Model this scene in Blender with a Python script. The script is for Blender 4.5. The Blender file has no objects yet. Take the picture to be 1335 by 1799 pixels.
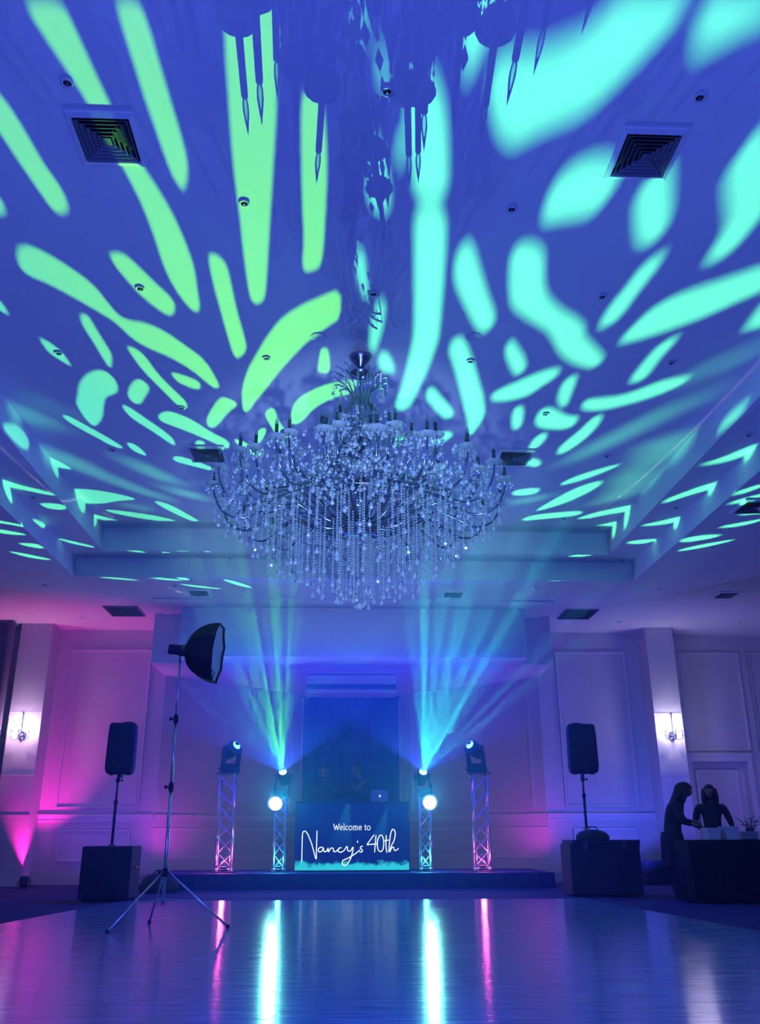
import bpy, bmesh, math, random
from mathutils import Vector, Matrix, noise
from mathutils.geometry import delaunay_2d_cdt
random.seed(7)
SC = bpy.context.scene
COL = SC.collection
PI = math.pi

# ------------------------------------------------------------------ camera
FPX, PITCH, YAW, ROLL, EYE = 1550.0, 0.3531866, 0.0437653, -0.0035577, 0.85
fw = Vector((math.sin(YAW)*math.cos(PITCH), math.cos(YAW)*math.cos(PITCH), math.sin(PITCH)))
r0 = Vector((math.cos(YAW), -math.sin(YAW), 0)); u0 = r0.cross(fw)
rr = r0*math.cos(ROLL) + u0*math.sin(ROLL); uu = u0*math.cos(ROLL) - r0*math.sin(ROLL)
cam = bpy.data.cameras.new('camera'); co = bpy.data.objects.new('camera', cam); COL.objects.link(co)
cam.sensor_fit = 'VERTICAL'; cam.sensor_height = 36; cam.lens = FPX/1799*36; cam.clip_start = .05; cam.clip_end = 200
co.matrix_world = Matrix(((rr.x, uu.x, -fw.x, 0), (rr.y, uu.y, -fw.y, 0), (rr.z, uu.z, -fw.z, EYE), (0, 0, 0, 1)))
SC.camera = co
def ray(x, y): return fw + rr*((x-667.5)/FPX) + uu*((899.5-y)/FPX)
def on_z(x, y, z): d = ray(x, y); return Vector((0, 0, EYE)) + d*((z-EYE)/d.z)
def on_y(x, y, Y): d = ray(x, y); return Vector((0, 0, EYE)) + d*(Y/d.y)

# ------------------------------------------------------------------ world, exposure
w = bpy.data.worlds.new('world'); SC.world = w; w.use_nodes = True
w.node_tree.nodes['Background'].inputs[0].default_value = (.08, .12, 1, 1)
w.node_tree.nodes['Background'].inputs[1].default_value = .40
SC.view_settings.view_transform = 'Standard'; SC.view_settings.look = 'None'
SC.view_settings.exposure = 0; SC.view_settings.gamma = 1; SC.view_settings.use_curve_mapping = False
cy = SC.cycles
cy.max_bounces = 6; cy.diffuse_bounces = 3; cy.glossy_bounces = 3; cy.transmission_bounces = 4; cy.volume_bounces = 0
cy.transparent_max_bounces = 14; cy.caustics_reflective = False; cy.caustics_refractive = False
cy.sample_clamp_indirect = 4; cy.use_denoising = True
try: cy.denoiser = 'OPENIMAGEDENOISE'
except Exception: pass

# ------------------------------------------------------------------ lights (room lights and added fills; lamps inside fixtures sit with their builders)
def light(name, kind, loc, power, color, aim=None, size=.1, cone=None, blend=.3, sy=None):
    l = bpy.data.lights.new(name, kind); l.energy = power; l.color = color
    if kind == 'AREA':
        l.size = size
        if sy: l.shape = 'RECTANGLE'; l.size_y = sy
    else: l.shadow_soft_size = size
    if cone: l.spot_size = cone; l.spot_blend = blend
    o = bpy.data.objects.new(name, l); COL.objects.link(o); o.location = loc
    if aim is not None: o.rotation_euler = (Vector(aim)-Vector(loc)).to_track_quat('-Z', 'Y').to_euler()
    return o
BLUE = (.08, .13, 1.0); PINK = (1.0, .02, .62)
light('blue_room_wash', 'AREA', (.2, -1.5, 1.2), 420, BLUE, (.2, 9, 4.6), 7, sy=2)
light('blue_stage_fill', 'AREA', (.2, 16.5, 3.95), 250, (.0, .004, 1), (.2, 13.2, 0), 5.5, sy=.5)  # added area fill under the bulkhead, no fixture there; turns the haze blue
light('magenta_uplight_left', 'SPOT', (-5.9, 18.18, .14), 340, PINK, (-5.8, 18.5, 3.2), .03, 1.25, .8)
light('magenta_uplight_bay_left', 'SPOT', (-3.3, 18.3, .5), 30, (.75, .02, .8), (-3.3, 19.5, 2.2), .05, 2.2, .9)
light('magenta_uplight_bay_right', 'SPOT', (3.8, 18.3, .5), 28, (.75, .02, .8), (3.8, 19.5, 2.2), .05, 2.2, .9)
light('blue_wall_fill_right', 'SPOT', (5.4, 16.9, .3), 240, (.05, .08, 1), (5.5, 18.9, 3.2), .08, 2.3, .8)  # added fill with no fixture, lifts the blue of the right wall
light('blue_wall_fill_far_right', 'SPOT', (8.0, 16.8, .3), 110, (.16, .12, 1), (8.2, 18.9, 3.4), .08, 2.2, .8)  # unseen helper lamp, same lift for the wall by the door
light('blue_wall_fill_left', 'SPOT', (-4.6, 16.8, .3), 110, (.16, .05, 1), (-4.5, 18.9, 3.0), .08, 2.2, .8)  # added to brighten the left wall, no lamp stands here
light('chandelier_fill_spot', 'SPOT', (.2, 3.2, 1.2), 1300, (.30, .55, 1), (.165, 8.5, 3.75), .08, .62, .6)  # added spot without a fixture, brightens the crystals from the front

# ------------------------------------------------------------------ materials
def pbr(name, col, rough=.6, metal=0, spec=.5, noise_amt=0, nscale=8, bump=0, bscale=40, trans=0, emit=None, estr=0, coat=0):
    m = bpy.data.materials.new(name); m.use_nodes = True; nt = m.node_tree; b = nt.nodes['Principled BSDF']
    b.inputs['Base Color'].default_value = (*col, 1); b.inputs['Roughness'].default_value = rough
    b.inputs['Metallic'].default_value = metal; b.inputs['Specular IOR Level'].default_value = spec
    if coat: b.inputs['Coat Weight'].default_value = coat
    if trans: b.inputs['Transmission Weight'].default_value = trans
    if emit: b.inputs['Emission Color'].default_value = (*emit, 1); b.inputs['Emission Strength'].default_value = estr
    tc = nt.nodes.new('ShaderNodeTexCoord')
    if noise_amt:
        n = nt.nodes.new('ShaderNodeTexNoise'); n.inputs['Scale'].default_value = nscale; n.inputs['Detail'].default_value = 4
        nt.links.new(tc.outputs['Object'], n.inputs['Vector'])
        mx = nt.nodes.new('ShaderNodeMix'); mx.data_type = 'RGBA'
        mx.inputs[6].default_value = (*[c*(1-noise_amt) for c in col], 1); mx.inputs[7].default_value = (*[min(1, c*(1+noise_amt)) for c in col], 1)
        nt.links.new(n.outputs[0], mx.inputs[0]); nt.links.new(mx.outputs[2], b.inputs['Base Color'])
    if bump:
        n = nt.nodes.new('ShaderNodeTexNoise'); n.inputs['Scale'].default_value = bscale
        nt.links.new(tc.outputs['Object'], n.inputs['Vector'])
        bp = nt.nodes.new('ShaderNodeBump'); bp.inputs['Strength'].default_value = bump; bp.inputs['Distance'].default_value = .01
        nt.links.new(n.outputs[0], bp.inputs['Height']); nt.links.new(bp.outputs[0], b.inputs['Normal'])
    return m
M = {}
M['paint'] = pbr('ceiling_paint', (.72, .72, .72), .75, noise_amt=.03, nscale=3)
M['wall'] = pbr('wall_paint', (.60, .58, .60), .6, noise_amt=.04, nscale=2)
M['moulding'] = pbr('moulding_paint', (.70, .68, .70), .45)
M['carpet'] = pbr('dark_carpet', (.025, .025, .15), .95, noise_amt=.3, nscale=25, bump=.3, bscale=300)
M['black'] = pbr('black_plastic', (.03, .03, .09), .75, spec=.25, bump=.15, bscale=200)
M['black2'] = pbr('black_fabric', (.03, .03, .05), .9, noise_amt=.3, nscale=20)
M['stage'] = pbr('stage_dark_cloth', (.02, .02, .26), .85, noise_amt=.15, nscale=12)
M['grille'] = pbr('speaker_grille', (.03, .03, .09), .5, metal=.4, bump=.6, bscale=600)
M['metal'] = pbr('brushed_steel', (.62, .64, .68), .28, metal=1)
M['chrome'] = pbr('aluminium_truss', (.75, .76, .8), .35, metal=.85)
M['dmetal'] = pbr('dark_steel', (.10, .11, .16), .35, metal=.8)
M['arm'] = pbr('smoked_chrome', (.28, .32, .42), .22, metal=.9)
M['sleeve'] = pbr('candle_sleeve', (.05, .08, .08), .4)
M['vent'] = pbr('vent_enamel', (.13, .14, .17), .4)
M['vdark'] = pbr('vent_duct', (.008, .008, .012), .8)
M['white'] = pbr('white_plastic', (.62, .62, .64), .4)
M['sofwhite'] = pbr('diffusion_cloth', (.65, .65, .7), .8)
M['skin'] = pbr('skin', (.22, .13, .10), .5)
M['hair'] = pbr('dark_hair', (.02, .015, .015), .5, bump=.4, bscale=90)
M['cloth'] = pbr('dark_clothing', (.03, .03, .05), .9, bump=.3, bscale=60)
M['linen'] = pbr('black_tablecloth', (.012, .012, .022), .9)
M['sheer'] = pbr('dark_drape', (.10, .08, .14), .9)
M['flower'] = pbr('pale_petals', (.6, .55, .6), .7)
M['leaf'] = pbr('dark_leaves', (.03, .06, .04), .7)

def glassy(name, tint=(.88, .94, 1), fac=.5, rough=.1, diff=.62):
    m = bpy.data.materials.new(name); m.use_nodes = True; nt = m.node_tree; nt.nodes.clear()
    o = nt.nodes.new('ShaderNodeOutputMaterial'); t = nt.nodes.new('ShaderNodeBsdfTransparent'); t.inputs[0].default_value = (*tint, 1)
    g = nt.nodes.new('ShaderNodeBsdfGlossy'); g.inputs['Roughness'].default_value = rough; g.inputs[0].default_value = (1, 1, 1, 1)
    d = nt.nodes.new('ShaderNodeBsdfTranslucent'); d.inputs[0].default_value = (.95, .97, 1, 1)
    a = nt.nodes.new('ShaderNodeMixShader'); b = nt.nodes.new('ShaderNodeMixShader')
    fr = nt.nodes.new('ShaderNodeFresnel'); fr.inputs[0].default_value = 1.9
    ma = nt.nodes.new('ShaderNodeMath'); ma.operation = 'MAXIMUM'; ma.inputs[1].default_value = fac
    nt.links.new(fr.outputs[0], ma.inputs[0]); nt.links.new(ma.outputs[0], a.inputs[0])
    nt.links.new(t.outputs[0], a.inputs[1]); nt.links.new(g.outputs[0], a.inputs[2])
    df = nt.nodes.new('ShaderNodeBsdfDiffuse'); df.inputs[0].default_value = (.95, .97, 1, 1); c = nt.nodes.new('ShaderNodeMixShader'); c.inputs[0].default_value = .5; nt.links.new(d.outputs[0], c.inputs[1]); nt.links.new(df.outputs[0], c.inputs[2])
    b.inputs[0].default_value = diff; nt.links.new(a.outputs[0], b.inputs[1]); nt.links.new(c.outputs[0], b.inputs[2])
    nt.links.new(b.outputs[0], o.inputs[0]); return m
M['crystal'] = glassy('cut_crystal')
M['bulb'] = glassy('clear_bulb_glass', fac=.2, diff=.05)
def emitter(name, col, st, clear=False):
    m = bpy.data.materials.new(name); m.use_nodes = True; nt = m.node_tree; nt.nodes.clear()
    o = nt.nodes.new('ShaderNodeOutputMaterial'); e = nt.nodes.new('ShaderNodeEmission'); e.inputs[0].default_value = (*col, 1); e.inputs[1].default_value = st
    nt.links.new(e.outputs[0], o.inputs[0]); return m

# dance floor: satin timber with fine streaks
def floor_mat():
    m = pbr('satin_dance_floor', (.30, .31, .36), .2); nt = m.node_tree; b = nt.nodes['Principled BSDF']
    tc = nt.nodes.new('ShaderNodeTexCoord')
    mp = nt.nodes.new('ShaderNodeMapping'); mp.inputs['Scale'].default_value = (1.2, 9, 1); nt.links.new(tc.outputs['Object'], mp.inputs[0])
    n = nt.nodes.new('ShaderNodeTexNoise'); n.inputs['Scale'].default_value = 2.2; n.inputs['Detail'].default_value = 6; nt.links.new(mp.outputs[0], n.inputs['Vector'])
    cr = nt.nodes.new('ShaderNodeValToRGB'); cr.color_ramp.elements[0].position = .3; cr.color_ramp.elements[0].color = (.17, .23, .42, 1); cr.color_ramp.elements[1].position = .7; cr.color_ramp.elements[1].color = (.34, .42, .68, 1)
    nt.links.new(n.outputs[0], cr.inputs[0]); nt.links.new(cr.outputs[0], b.inputs['Base Color'])
    rr_ = nt.nodes.new('ShaderNodeMapRange'); rr_.inputs['To Min'].default_value = .07; rr_.inputs['To Max'].default_value = .20
    nt.links.new(n.outputs[0], rr_.inputs[0]); nt.links.new(rr_.outputs[0], b.inputs['Roughness'])
    n2 = nt.nodes.new('ShaderNodeTexNoise'); n2.inputs['Scale'].default_value = 5; n2.inputs['Detail'].default_value = 3; nt.links.new(mp.outputs[0], n2.inputs['Vector'])
    bp = nt.nodes.new('ShaderNodeBump'); bp.inputs['Strength'].default_value = .25; bp.inputs['Distance'].default_value = .006
    nt.links.new(n2.outputs[0], bp.inputs['Height']); nt.links.new(bp.outputs[0], b.inputs['Normal'])
    return m
M['dance'] = floor_mat()

# ------------------------------------------------------------------ mesh helpers
class MB:
    def __init__(s): s.v = []; s.f = []; s.m = []; s.cur = 0
    def add(s, vs, fs):
        o = len(s.v); s.v += [tuple(v) for v in vs]; s.f += [tuple(i+o for i in f) for f in fs]; s.m += [s.cur]*len(fs); return s
    def box(s, x0, x1, y0, y1, z0, z1, rot=None, c=None):
        vs = [Vector((x, y, z)) for x in (x0, x1) for y in (y0, y1) for z in (z0, z1)]
        if rot is not None:
            c = Vector(c) if c is not None else Vector(((x0+x1)/2, (y0+y1)/2, (z0+z1)/2)); vs = [c + rot @ (v-c) for v in vs]
        return s.add(vs, [(0, 1, 3, 2), (4, 6, 7, 5), (0, 4, 5, 1), (2, 3, 7, 6), (0, 2, 6, 4), (1, 5, 7, 3)])
    def frus(s, b, t):      # two rings of equal length, closed
        n = len(b); return s.add(list(b)+list(t), [(i, (i+1) % n, n+(i+1) % n, n+i) for i in range(n)] + [tuple(range(n))[::-1], tuple(range(n, 2*n))])
    def cyl(s, p0, p1, r0, r1=None, n=12):
        r1 = r0 if r1 is None else r1; p0, p1 = Vector(p0), Vector(p1); d = (p1-p0).normalized()
        a = d.orthogonal().normalized(); b = d.cross(a)
        rg = lambda p, r: [p + (a*math.cos(2*PI*i/n) + b*math.sin(2*PI*i/n))*r for i in range(n)]
        return s.frus(rg(p0, r0), rg(p1, r1))
    def tube(s, pts, r, n=6, closed=False):
        pts = [Vector(p) for p in pts]; N = len(pts); rad = r if isinstance(r, (list, tuple)) else [r]*N
        vs = []; a = None
        for i, p in enumerate(pts):
            if closed: t = pts[(i+1) % N]-pts[i-1]
            else: t = pts[min(i+1, N-1)]-pts[max(i-1, 0)]
            t = t.normalized() if t.length > 1e-9 else Vector((0, 0, 1))
            if a is None: a = t.orthogonal().normalized()
            a = (a - t*a.dot(t)); a = a.normalized() if a.length > 1e-6 else t.orthogonal().normalized(); b = t.cross(a)
            vs += [p+(a*math.cos(2*PI*k/n)+b*math.sin(2*PI*k/n))*rad[i] for k in range(n)]
        fs = []
        for i in range(N if closed else N-1):
            j = (i+1) % N
            fs += [(i*n+k, i*n+(k+1) % n, j*n+(k+1) % n, j*n+k) for k in range(n)]
        if not closed: fs += [tuple(range(n))[::-1], tuple(range((N-1)*n, N*n))]
        return s.add(vs, fs)
    def lathe(s, prof, n=16, c=(0, 0, 0)):
        c = Vector(c); vs = []
        for r, z in prof: vs += [c+Vector((r*math.cos(2*PI*k/n), r*math.sin(2*PI*k/n), z)) for k in range(n)]
        fs = [(i*n+k, i*n+(k+1) % n, (i+1)*n+(k+1) % n, (i+1)*n+k) for i in range(len(prof)-1) for k in range(n)]
        fs += [tuple(range(n))[::-1], tuple(range((len(prof)-1)*n, len(prof)*n))]
        return s.add(vs, fs)
    def oct(s, c, r, h=None):
        c = Vector(c); h = h or r
        vs = [c+Vector(v) for v in ((r, 0, 0), (0, r, 0), (-r, 0, 0), (0, -r, 0), (0, 0, h), (0, 0, -h))]
        return s.add(vs, [(0, 1, 4), (1, 2, 4), (2, 3, 4), (3, 0, 4), (1, 0, 5), (2, 1, 5), (3, 2, 5), (0, 3, 5)])
    def drop(s, c, r, h):   # pear drop: point up, belly near the bottom
        return s.lathe([(r*.08, 0), (r*.45, -h*.35), (r, -h*.68), (r*.7, -h*.88), (r*.08, -h)], 6, c)
    def ball(s, c, r, n=10, sc=(1, 1, 1)):
        c = Vector(c); pr = [(math.sin(PI*i/(n//2+1)), math.cos(PI*i/(n//2+1))) for i in range(1, n//2+1)]
        o = len(s.v); s.lathe([(q*r, z*r) for q, z in pr], n)
        for i in range(o, len(s.v)):
            v = s.v[i]; s.v[i] = (c.x+v[0]*sc[0], c.y+v[1]*sc[1], c.z+v[2]*sc[2])
        return s
    def prism(s, poly, h0, h1, f):
        n = len(poly); return s.frus([f(p, h0) for p in poly], [f(p, h1) for p in poly])
    def mesh(s, name, mats, smooth=False):
        me = bpy.data.meshes.new(name); me.from_pydata(s.v, [], s.f); mats = mats if isinstance(mats, (list, tuple)) else [mats]
        for m in mats: me.materials.append(m)
        if len(mats) > 1: me.polygons.foreach_set('material_index', s.m)
        bm = bmesh.new(); bm.from_mesh(me); bmesh.ops.recalc_face_normals(bm, faces=bm.faces); bm.to_mesh(me); bm.free()
        if smooth: me.polygons.foreach_set('use_smooth', [True]*len(me.polygons))
        me.update(); return me
    def build(s, name, mats, parent=None, smooth=False, loc=None, bevel=0):
        o = bpy.data.objects.new(name, s.mesh(name, mats, smooth)); COL.objects.link(o)
        if parent: o.parent = parent
        if loc is not None: o.location = loc
        if bevel:
            b = o.modifiers.new('bevel', 'BEVEL'); b.width = bevel; b.segments = 3; b.limit_method = 'ANGLE'
        return o
def tag(o, label=None, cat=None, group=None, kind=None):
    for k, v in (('label', label), ('category', cat), ('group', group), ('kind', kind)):
        if v: o[k] = v
    return o
def thing(name, label, cat, loc=(0, 0, 0), rz=0, group=None):
    o = bpy.data.objects.new(name, None); COL.objects.link(o); o.location = loc; o.rotation_euler = (0, 0, rz); o.empty_display_size = .1
    return tag(o, label, cat, group)
def struct(o): o['kind'] = 'structure'; return o
def dup(o, parent=None):
    c = o.copy(); COL.objects.link(c); c.parent = parent
    for ch in list(o.children): dup(ch, c)
    return c

# ================================================================== ROOM
ZL, ZM, ZT, CX = 5.05, 5.393, 5.793, .24
OX0, OX1, OY0, OY1 = -4.60, 5.09, -1.8, 14.75      # outer step of the coffer
IX0, IX1, IY0, IY1 = -4.06, 4.56, -1.2, 14.32      # inner step
RX0, RX1, RY0, WY = -9.6, 10.2, -2.5, 18.9
def ring(mb, a, b, za, zb):     # a,b = (x0,x1,y0,y1) rectangles joined by four quads
    P = lambda r, z: [(r[0], r[2], z), (r[1], r[2], z), (r[1], r[3], z), (r[0], r[3], z)]
    mb.add(P(a, za)+P(b, zb), [(0, 1, 5, 4), (1, 2, 6, 5), (2, 3, 7, 6), (3, 0, 4, 7)])
O4, I4 = (OX0, OX1, OY0, OY1), (IX0, IX1, IY0, IY1)
mb = MB(); ring(mb, (RX0, RX1, RY0, WY+.6), O4, ZL, ZL); ring(mb, O4, O4, ZL, ZM); ring(mb, O4, I4, ZM, ZM); ring(mb, I4, I4, ZM, ZT)
mb.add([(IX0, IY0, ZT), (IX1, IY0, ZT), (IX1, IY1, ZT), (IX0, IY1, ZT)], [(0, 1, 2, 3)])
mb.box(RX0, RX1, RY0, WY+.6, ZT+.12, ZT+.2)
ceiling = struct(mb.build('ceiling', M['paint']))
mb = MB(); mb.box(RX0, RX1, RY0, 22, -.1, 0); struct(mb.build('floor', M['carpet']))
# raised dance floor
dl0, dl1, dr1, dr0 = on_z(0, 1623, .012), on_z(135, 1598, .012), on_z(1033, 1580, .012), on_z(1335, 1636, .012)
def ext(a, b, Y): return (a.x+(b.x-a.x)*(Y-a.y)/(b.y-a.y), Y)
poly = [ext(dl1, dl0, 3.0), ext(dl0, dl1, 13.75), ext(dr0, dr1, 13.75), ext(dr1, dr0, 3.0)]
poly = [(p[0], p[1]) for p in poly]; xl = min(poly[0][0], -4.2); poly = [(xl, -2.0)]+poly+[(poly[3][0]+.5, -2.0)]
mb = MB(); mb.prism(poly, 0, .012, lambda p, h: Vector((p[0], p[1], h)))
df = mb.build('dance_floor', M['dance']); tag(df, 'satin blue-lit dance floor across the foreground', 'dance floor')
mb = MB(); n = len(poly)
for i in range(1, n-2):
    a, b = Vector((*poly[i], .006)), Vector((*poly[i+1], .006)); mb.cyl(a, b, .006, n=6)
mb.build('edge_strip', M['metal'], df)

def panel(parent, x0, x1, z0, z1, y, n=(0, -1), w=.045, d=.022):
    """picture-frame moulding on a wall facing -y"""
    for k, (wo, dd) in enumerate(((w, d), (w*.45, d*1.6))):
        mb = MB(); mb.box(x0, x1, y-dd, y, z1-wo, z1); mb.box(x0, x1, y-dd, y, z0, z0+wo); mb.box(x0, x0+wo, y-dd, y, z0+wo, z1-wo); mb.box(x1-wo, x1, y-dd, y, z0+wo, z1-wo)
        if k == 0: base = mb
        else: base.add(mb.v, mb.f)
    return base.build('panel_moulding', M['moulding'], parent)
def rail(parent, x0, x1, z, y, name='chair_rail', d=.05):
    mb = MB(); mb.box(x0, x1, y-.025, y, z-.09, z); mb.box(x0, x1, y-d, y, z-.012, z+.03); mb.box(x0, x1, y-.035, y, z-.11, z-.075)
    return mb.build(name, M['moulding'], parent)
BZ = 4.07       # underside of the bulkhead
# main back walls either side of the bay
def wall(name, x0, x1, y, z1=ZL, th=.12):
    mb = MB(); mb.box(x0, x1, y, y+th, 0, z1); return struct(mb.build(name, M['wall']))
wl = wall('wall_back_left', -6.6, -3.72, WY); wr = wall('wall_back_right', 4.22, 7.1, WY)
for W, x0, x1 in ((wl, -5.72, -4.05), (wr, 4.62, 6.15)):
    panel(W, x0, x1, 1.42, 4.62, WY); panel(W, x0+.12, x1-.12, .42, 1.02, WY)
    rail(W, x0-.3 if x0 < 0 else 4.22, x1+.3 if x0 < 0 else 6.5, 1.27, WY)
    b = MB(); b.box(-6.0 if x0 < 0 else 4.22, -3.72 if x0 < 0 else 6.5, WY-.02, WY, 0, .16); b.box(-6.0 if x0 < 0 else 4.22, -3.72 if x0 < 0 else 6.5, WY-.03, WY, .13, .16)
    bb = b.build('baseboard', M['moulding'], W)
# columns
def column(name, x0, x1):
    mb = MB(); mb.box(x0, x1, 18.33, 19.2, 0, ZL); c = struct(mb.build(name, M['wall']))
    for z in (3.24, 2.02, 1.27):
        t = MB(); t.box(x0-.004, x1+.004, 18.322, 18.34, z-.012, z+.008); t.build('trim_line', M['moulding'], c)
    t = MB(); t.box(x0-.02, x1+.02, 18.31, 18.34, 0, .17); t.build('baseboard', M['moulding'], c)
    return c
colL = column('wall_column_left', -6.66, -6.02); colR = column('wall_column_right', 6.47, 7.05)
# drape at the far left
mb = MB(); pts = []
for i in range(61):
    t = i/60; x = -9.5+2.78*t; pts.append((x, 18.1+.07*math.sin(t*70)+.03*math.sin(t*23)))
N = len(pts); vs = [(x, y, z) for z in (.02, ZL-.02) for x, y in pts] + [(x, y+.03, z) for z in (.02, ZL-.02) for x, y in pts]
fs = [(i, i+1, N+i+1, N+i) for i in range(N-1)] + [(2*N+i, 2*N+i+1, 3*N+i+1, 3*N+i) for i in range(N-1)] + [(N-1, 2*N-1, 4*N-1, 3*N-1), (0, N, 3*N, 2*N)]
mb.add(vs, fs); tag(mb.build('drape', M['sheer'], smooth=True), 'dark floor-length drape at the far left beside the pink lit column', 'curtain')
# side walls
mb = MB(); mb.box(RX0-.1, RX0, 8, 19.3, 0, ZL); struct(mb.build('wall_left', M['wall']))
mb = MB(); mb.box(RX1, RX1+.1, 8, 19.3, 0, ZL); struct(mb.build('wall_right', M['wall']))
wall('wall_back_far_left', RX0, -6.6, 19.05)
# right wall with door
DX0, DX1, DZ = 7.42, 8.62, 2.34
YR = 19.1
mb = MB(); mb.box(7.04, DX0, YR, YR+.3, 0, ZL); mb.box(DX0, DX1, YR, YR+.3, DZ, ZL); mb.box(DX1, RX1, YR, YR+.3, 0, ZL)
wfr = struct(mb.build('wall_back_far_right', M['wall']))
panel(wfr, 7.22, 8.75, 2.56, 4.66, YR); panel(wfr, 8.95, 10.1, 1.42, 4.66, YR); panel(wfr, 8.95, 10.1, .4, 1.0, YR); rail(wfr, 8.8, 10.2, 1.27, YR)
mb = MB(); mb.box(DX0, DX1, YR+.22, YR+.27, 0, DZ); door = struct(mb.build('door_1', M['wall']))
panel(door, DX0+.14, DX1-.14, .25, DZ-.16, YR+.22, w=.05)
hd = MB(); hd.cyl((DX0+.08, YR+.22, 1.02), (DX0+.08, YR+.16, 1.02), .012); hd.cyl((DX0+.08, YR+.16, 1.02), (DX0+.2, YR+.16, 1.02), .01); hd.build('door_handle', M['metal'], door)
mb = MB()
for a in ((DX0-.11, DX0, 0, DZ+.11), (DX1, DX1+.11, 0, DZ+.11), (DX0, DX1, DZ, DZ+.11)): mb.box(a[0], a[1], YR-.04, YR, a[2], a[3]); 
mb.box(DX0-.14, DX1+.14, YR-.07, YR, DZ+.11, DZ+.16); mb.build('door_frame', M['moulding'], wfr)
# bay behind the stage
BY, bx0, bx1 = 21.5, -.95, 1.42
def slab(name, a, b, z0, z1, th=.12):
    d = Vector((b[0]-a[0], b[1]-a[1], 0)).normalized(); nn = Vector((-d.y, d.x, 0))*th
    A, B = Vector((*a, 0)), Vector((*b, 0)); mb = MB()
    mb.frus([p+Vector((0, 0, z0)) for p in (A, B, B+nn, A+nn)], [p+Vector((0, 0, z1)) for p in (A, B, B+nn, A+nn)])
    return struct(mb.build(name, M['wall']))
bl = slab('wall_bay_left', (-3.72, 18.9), (bx0, BY), 0, BZ+.1); br = slab('wall_bay_right', (bx1, BY), (4.22, 18.9), 0, BZ+.1); bbk = slab('wall_bay_back', (bx0, BY), (bx1, BY), 0, BZ+.1)
def rail_on(parent, a, b, zs, th=.03):
    A, B = Vector((*a, 0)), Vector((*b, 0)); d = (B-A).normalized(); nn = Vector((d.y, -d.x, 0))
    for z, h, t in zs:
        mb = MB(); q = [A, B, B+nn*t, A+nn*t]; mb.frus([p+Vector((0, 0, z)) for p in q], [p+Vector((0, 0, z+h)) for p in q]); mb.build('moulding_strip', M['moulding'], parent)
for W, a, b in ((bl, (-3.72, 18.9), (bx0, BY)), (br, (bx1, BY), (4.22, 18.9))):
    rail_on(W, a, b, ((1.2, .1, .03), (1.0, .04, .02), (.45, .04, .02), (0, .16, .02)))
    A, B = Vector((*a, 0)), Vector((*b, 0))
    for t in (.08, .92):
        p = A.lerp(B, t); q = A.lerp(B, t+.012); mb = MB(); d = (B-A).normalized(); nn = Vector((d.y, -d.x, 0))*.025
        mb.frus([v+Vector((0, 0, 1.4)) for v in (p, q, q+nn, p+nn)], [v+Vector((0, 0, 3.8)) for v in (p, q, q+nn, p+nn)]); mb.build('moulding_strip', M['moulding'], W)
mb = MB()   # arched niche trim on the bay back
arc = [(bx0+.25, BY-.02, z) for z in (.4, 1.5, 2.6)]+[((bx0+bx1)/2-.93*math.cos(a*PI/16), BY-.02, 2.9+.85*math.sin(a*PI/16)) for a in range(17)]+[(bx1-.25, BY-.02, z) for z in (2.6, 1.5, .4)]
mb.tube(arc, .03, 6); mb.build('arch_moulding', M['moulding'], bbk)
# bulkhead: wide rear block plus the protruding centre block with a lip
mb = MB(); z1 = ZL
mb.box(-3.74, 4.20, 17.4, 18.88, BZ, z1)
mb.box(-3.09, 3.555, 16.7, 17.4, BZ, z1)
mb.box(-3.80, 4.28, 18.86, BY+.2, BZ, BZ+.1)
struct(mb.build('ceiling_bulkhead', M['paint']))
mb = MB(); mb.box(-3.55, 4.0, 16.12, 17.4, ZL-.035, ZL); struct(mb.build('ceiling_lip', M['paint']))
# outside shell so nothing leaks round the bay
mb = MB(); mb.box(RX0, -4.0, 19.6, 19.7, 0, ZL+.9); mb.box(4.5, RX1, 19.6, 19.7, 0, ZL+.9); mb.box(-4.3, 4.8, BY+.25, BY+.3, 0, ZL+.9); struct(mb.build('wall_outer_back', M['wall']))

# ------------------------------------------------------------------ ceiling vents, downlights, speakers
def make_vent(size=.42):
    root = thing('ceiling_vent', 'x', 'vent')
    h = size/2; f = MB()
    P = lambda s, z: [(-s, -s, z), (s, -s, z), (s, s, z), (-s, s, z)]
    f.add(P(h+.04, -.018)+P(h, -.03)+P(h+.04, 0)+P(h, 0), [(i, (i+1) % 4, 4+(i+1) % 4, 4+i) for i in range(4)]+[(i, (i+1) % 4, 8+(i+1) % 4, 8+i) for i in range(4)]+[(4+i, 4+(i+1) % 4, 12+(i+1) % 4, 12+i) for i in range(4)])
    f.build('frame', M['paint'], root)
    b = MB(); b.add(P(h+.01, -.004), [(0, 1, 2, 3)]); b.build('backing', M['vdark'], root)
    for k in range(5):
        s0 = h*(.93-.165*k); l = MB()
        A, B = P(s0, -.034), P(s0-h*.10, -.008); A2, B2 = P(s0-.006, -.034), P(s0-h*.10-.006, -.008)
        l.add(A+B+A2+B2, [(i, (i+1) % 4, 4+(i+1) % 4, 4+i) for i in range(4)]+[(8+i, 8+(i+1) % 4, 12+(i+1) % 4, 12+i) for i in range(4)]+[(i, (i+1) % 4, 8+(i+1) % 4, 8+i) for i in range(4)])
        l.build('louvre', M['vent'], root)
    c = MB(); c.frus([Vector(p) for p in P(h*.16, -.034)], [Vector(p) for p in P(h*.09, -.012)]); c.build('centre_plate', M['vent'], root)
    return root
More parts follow.
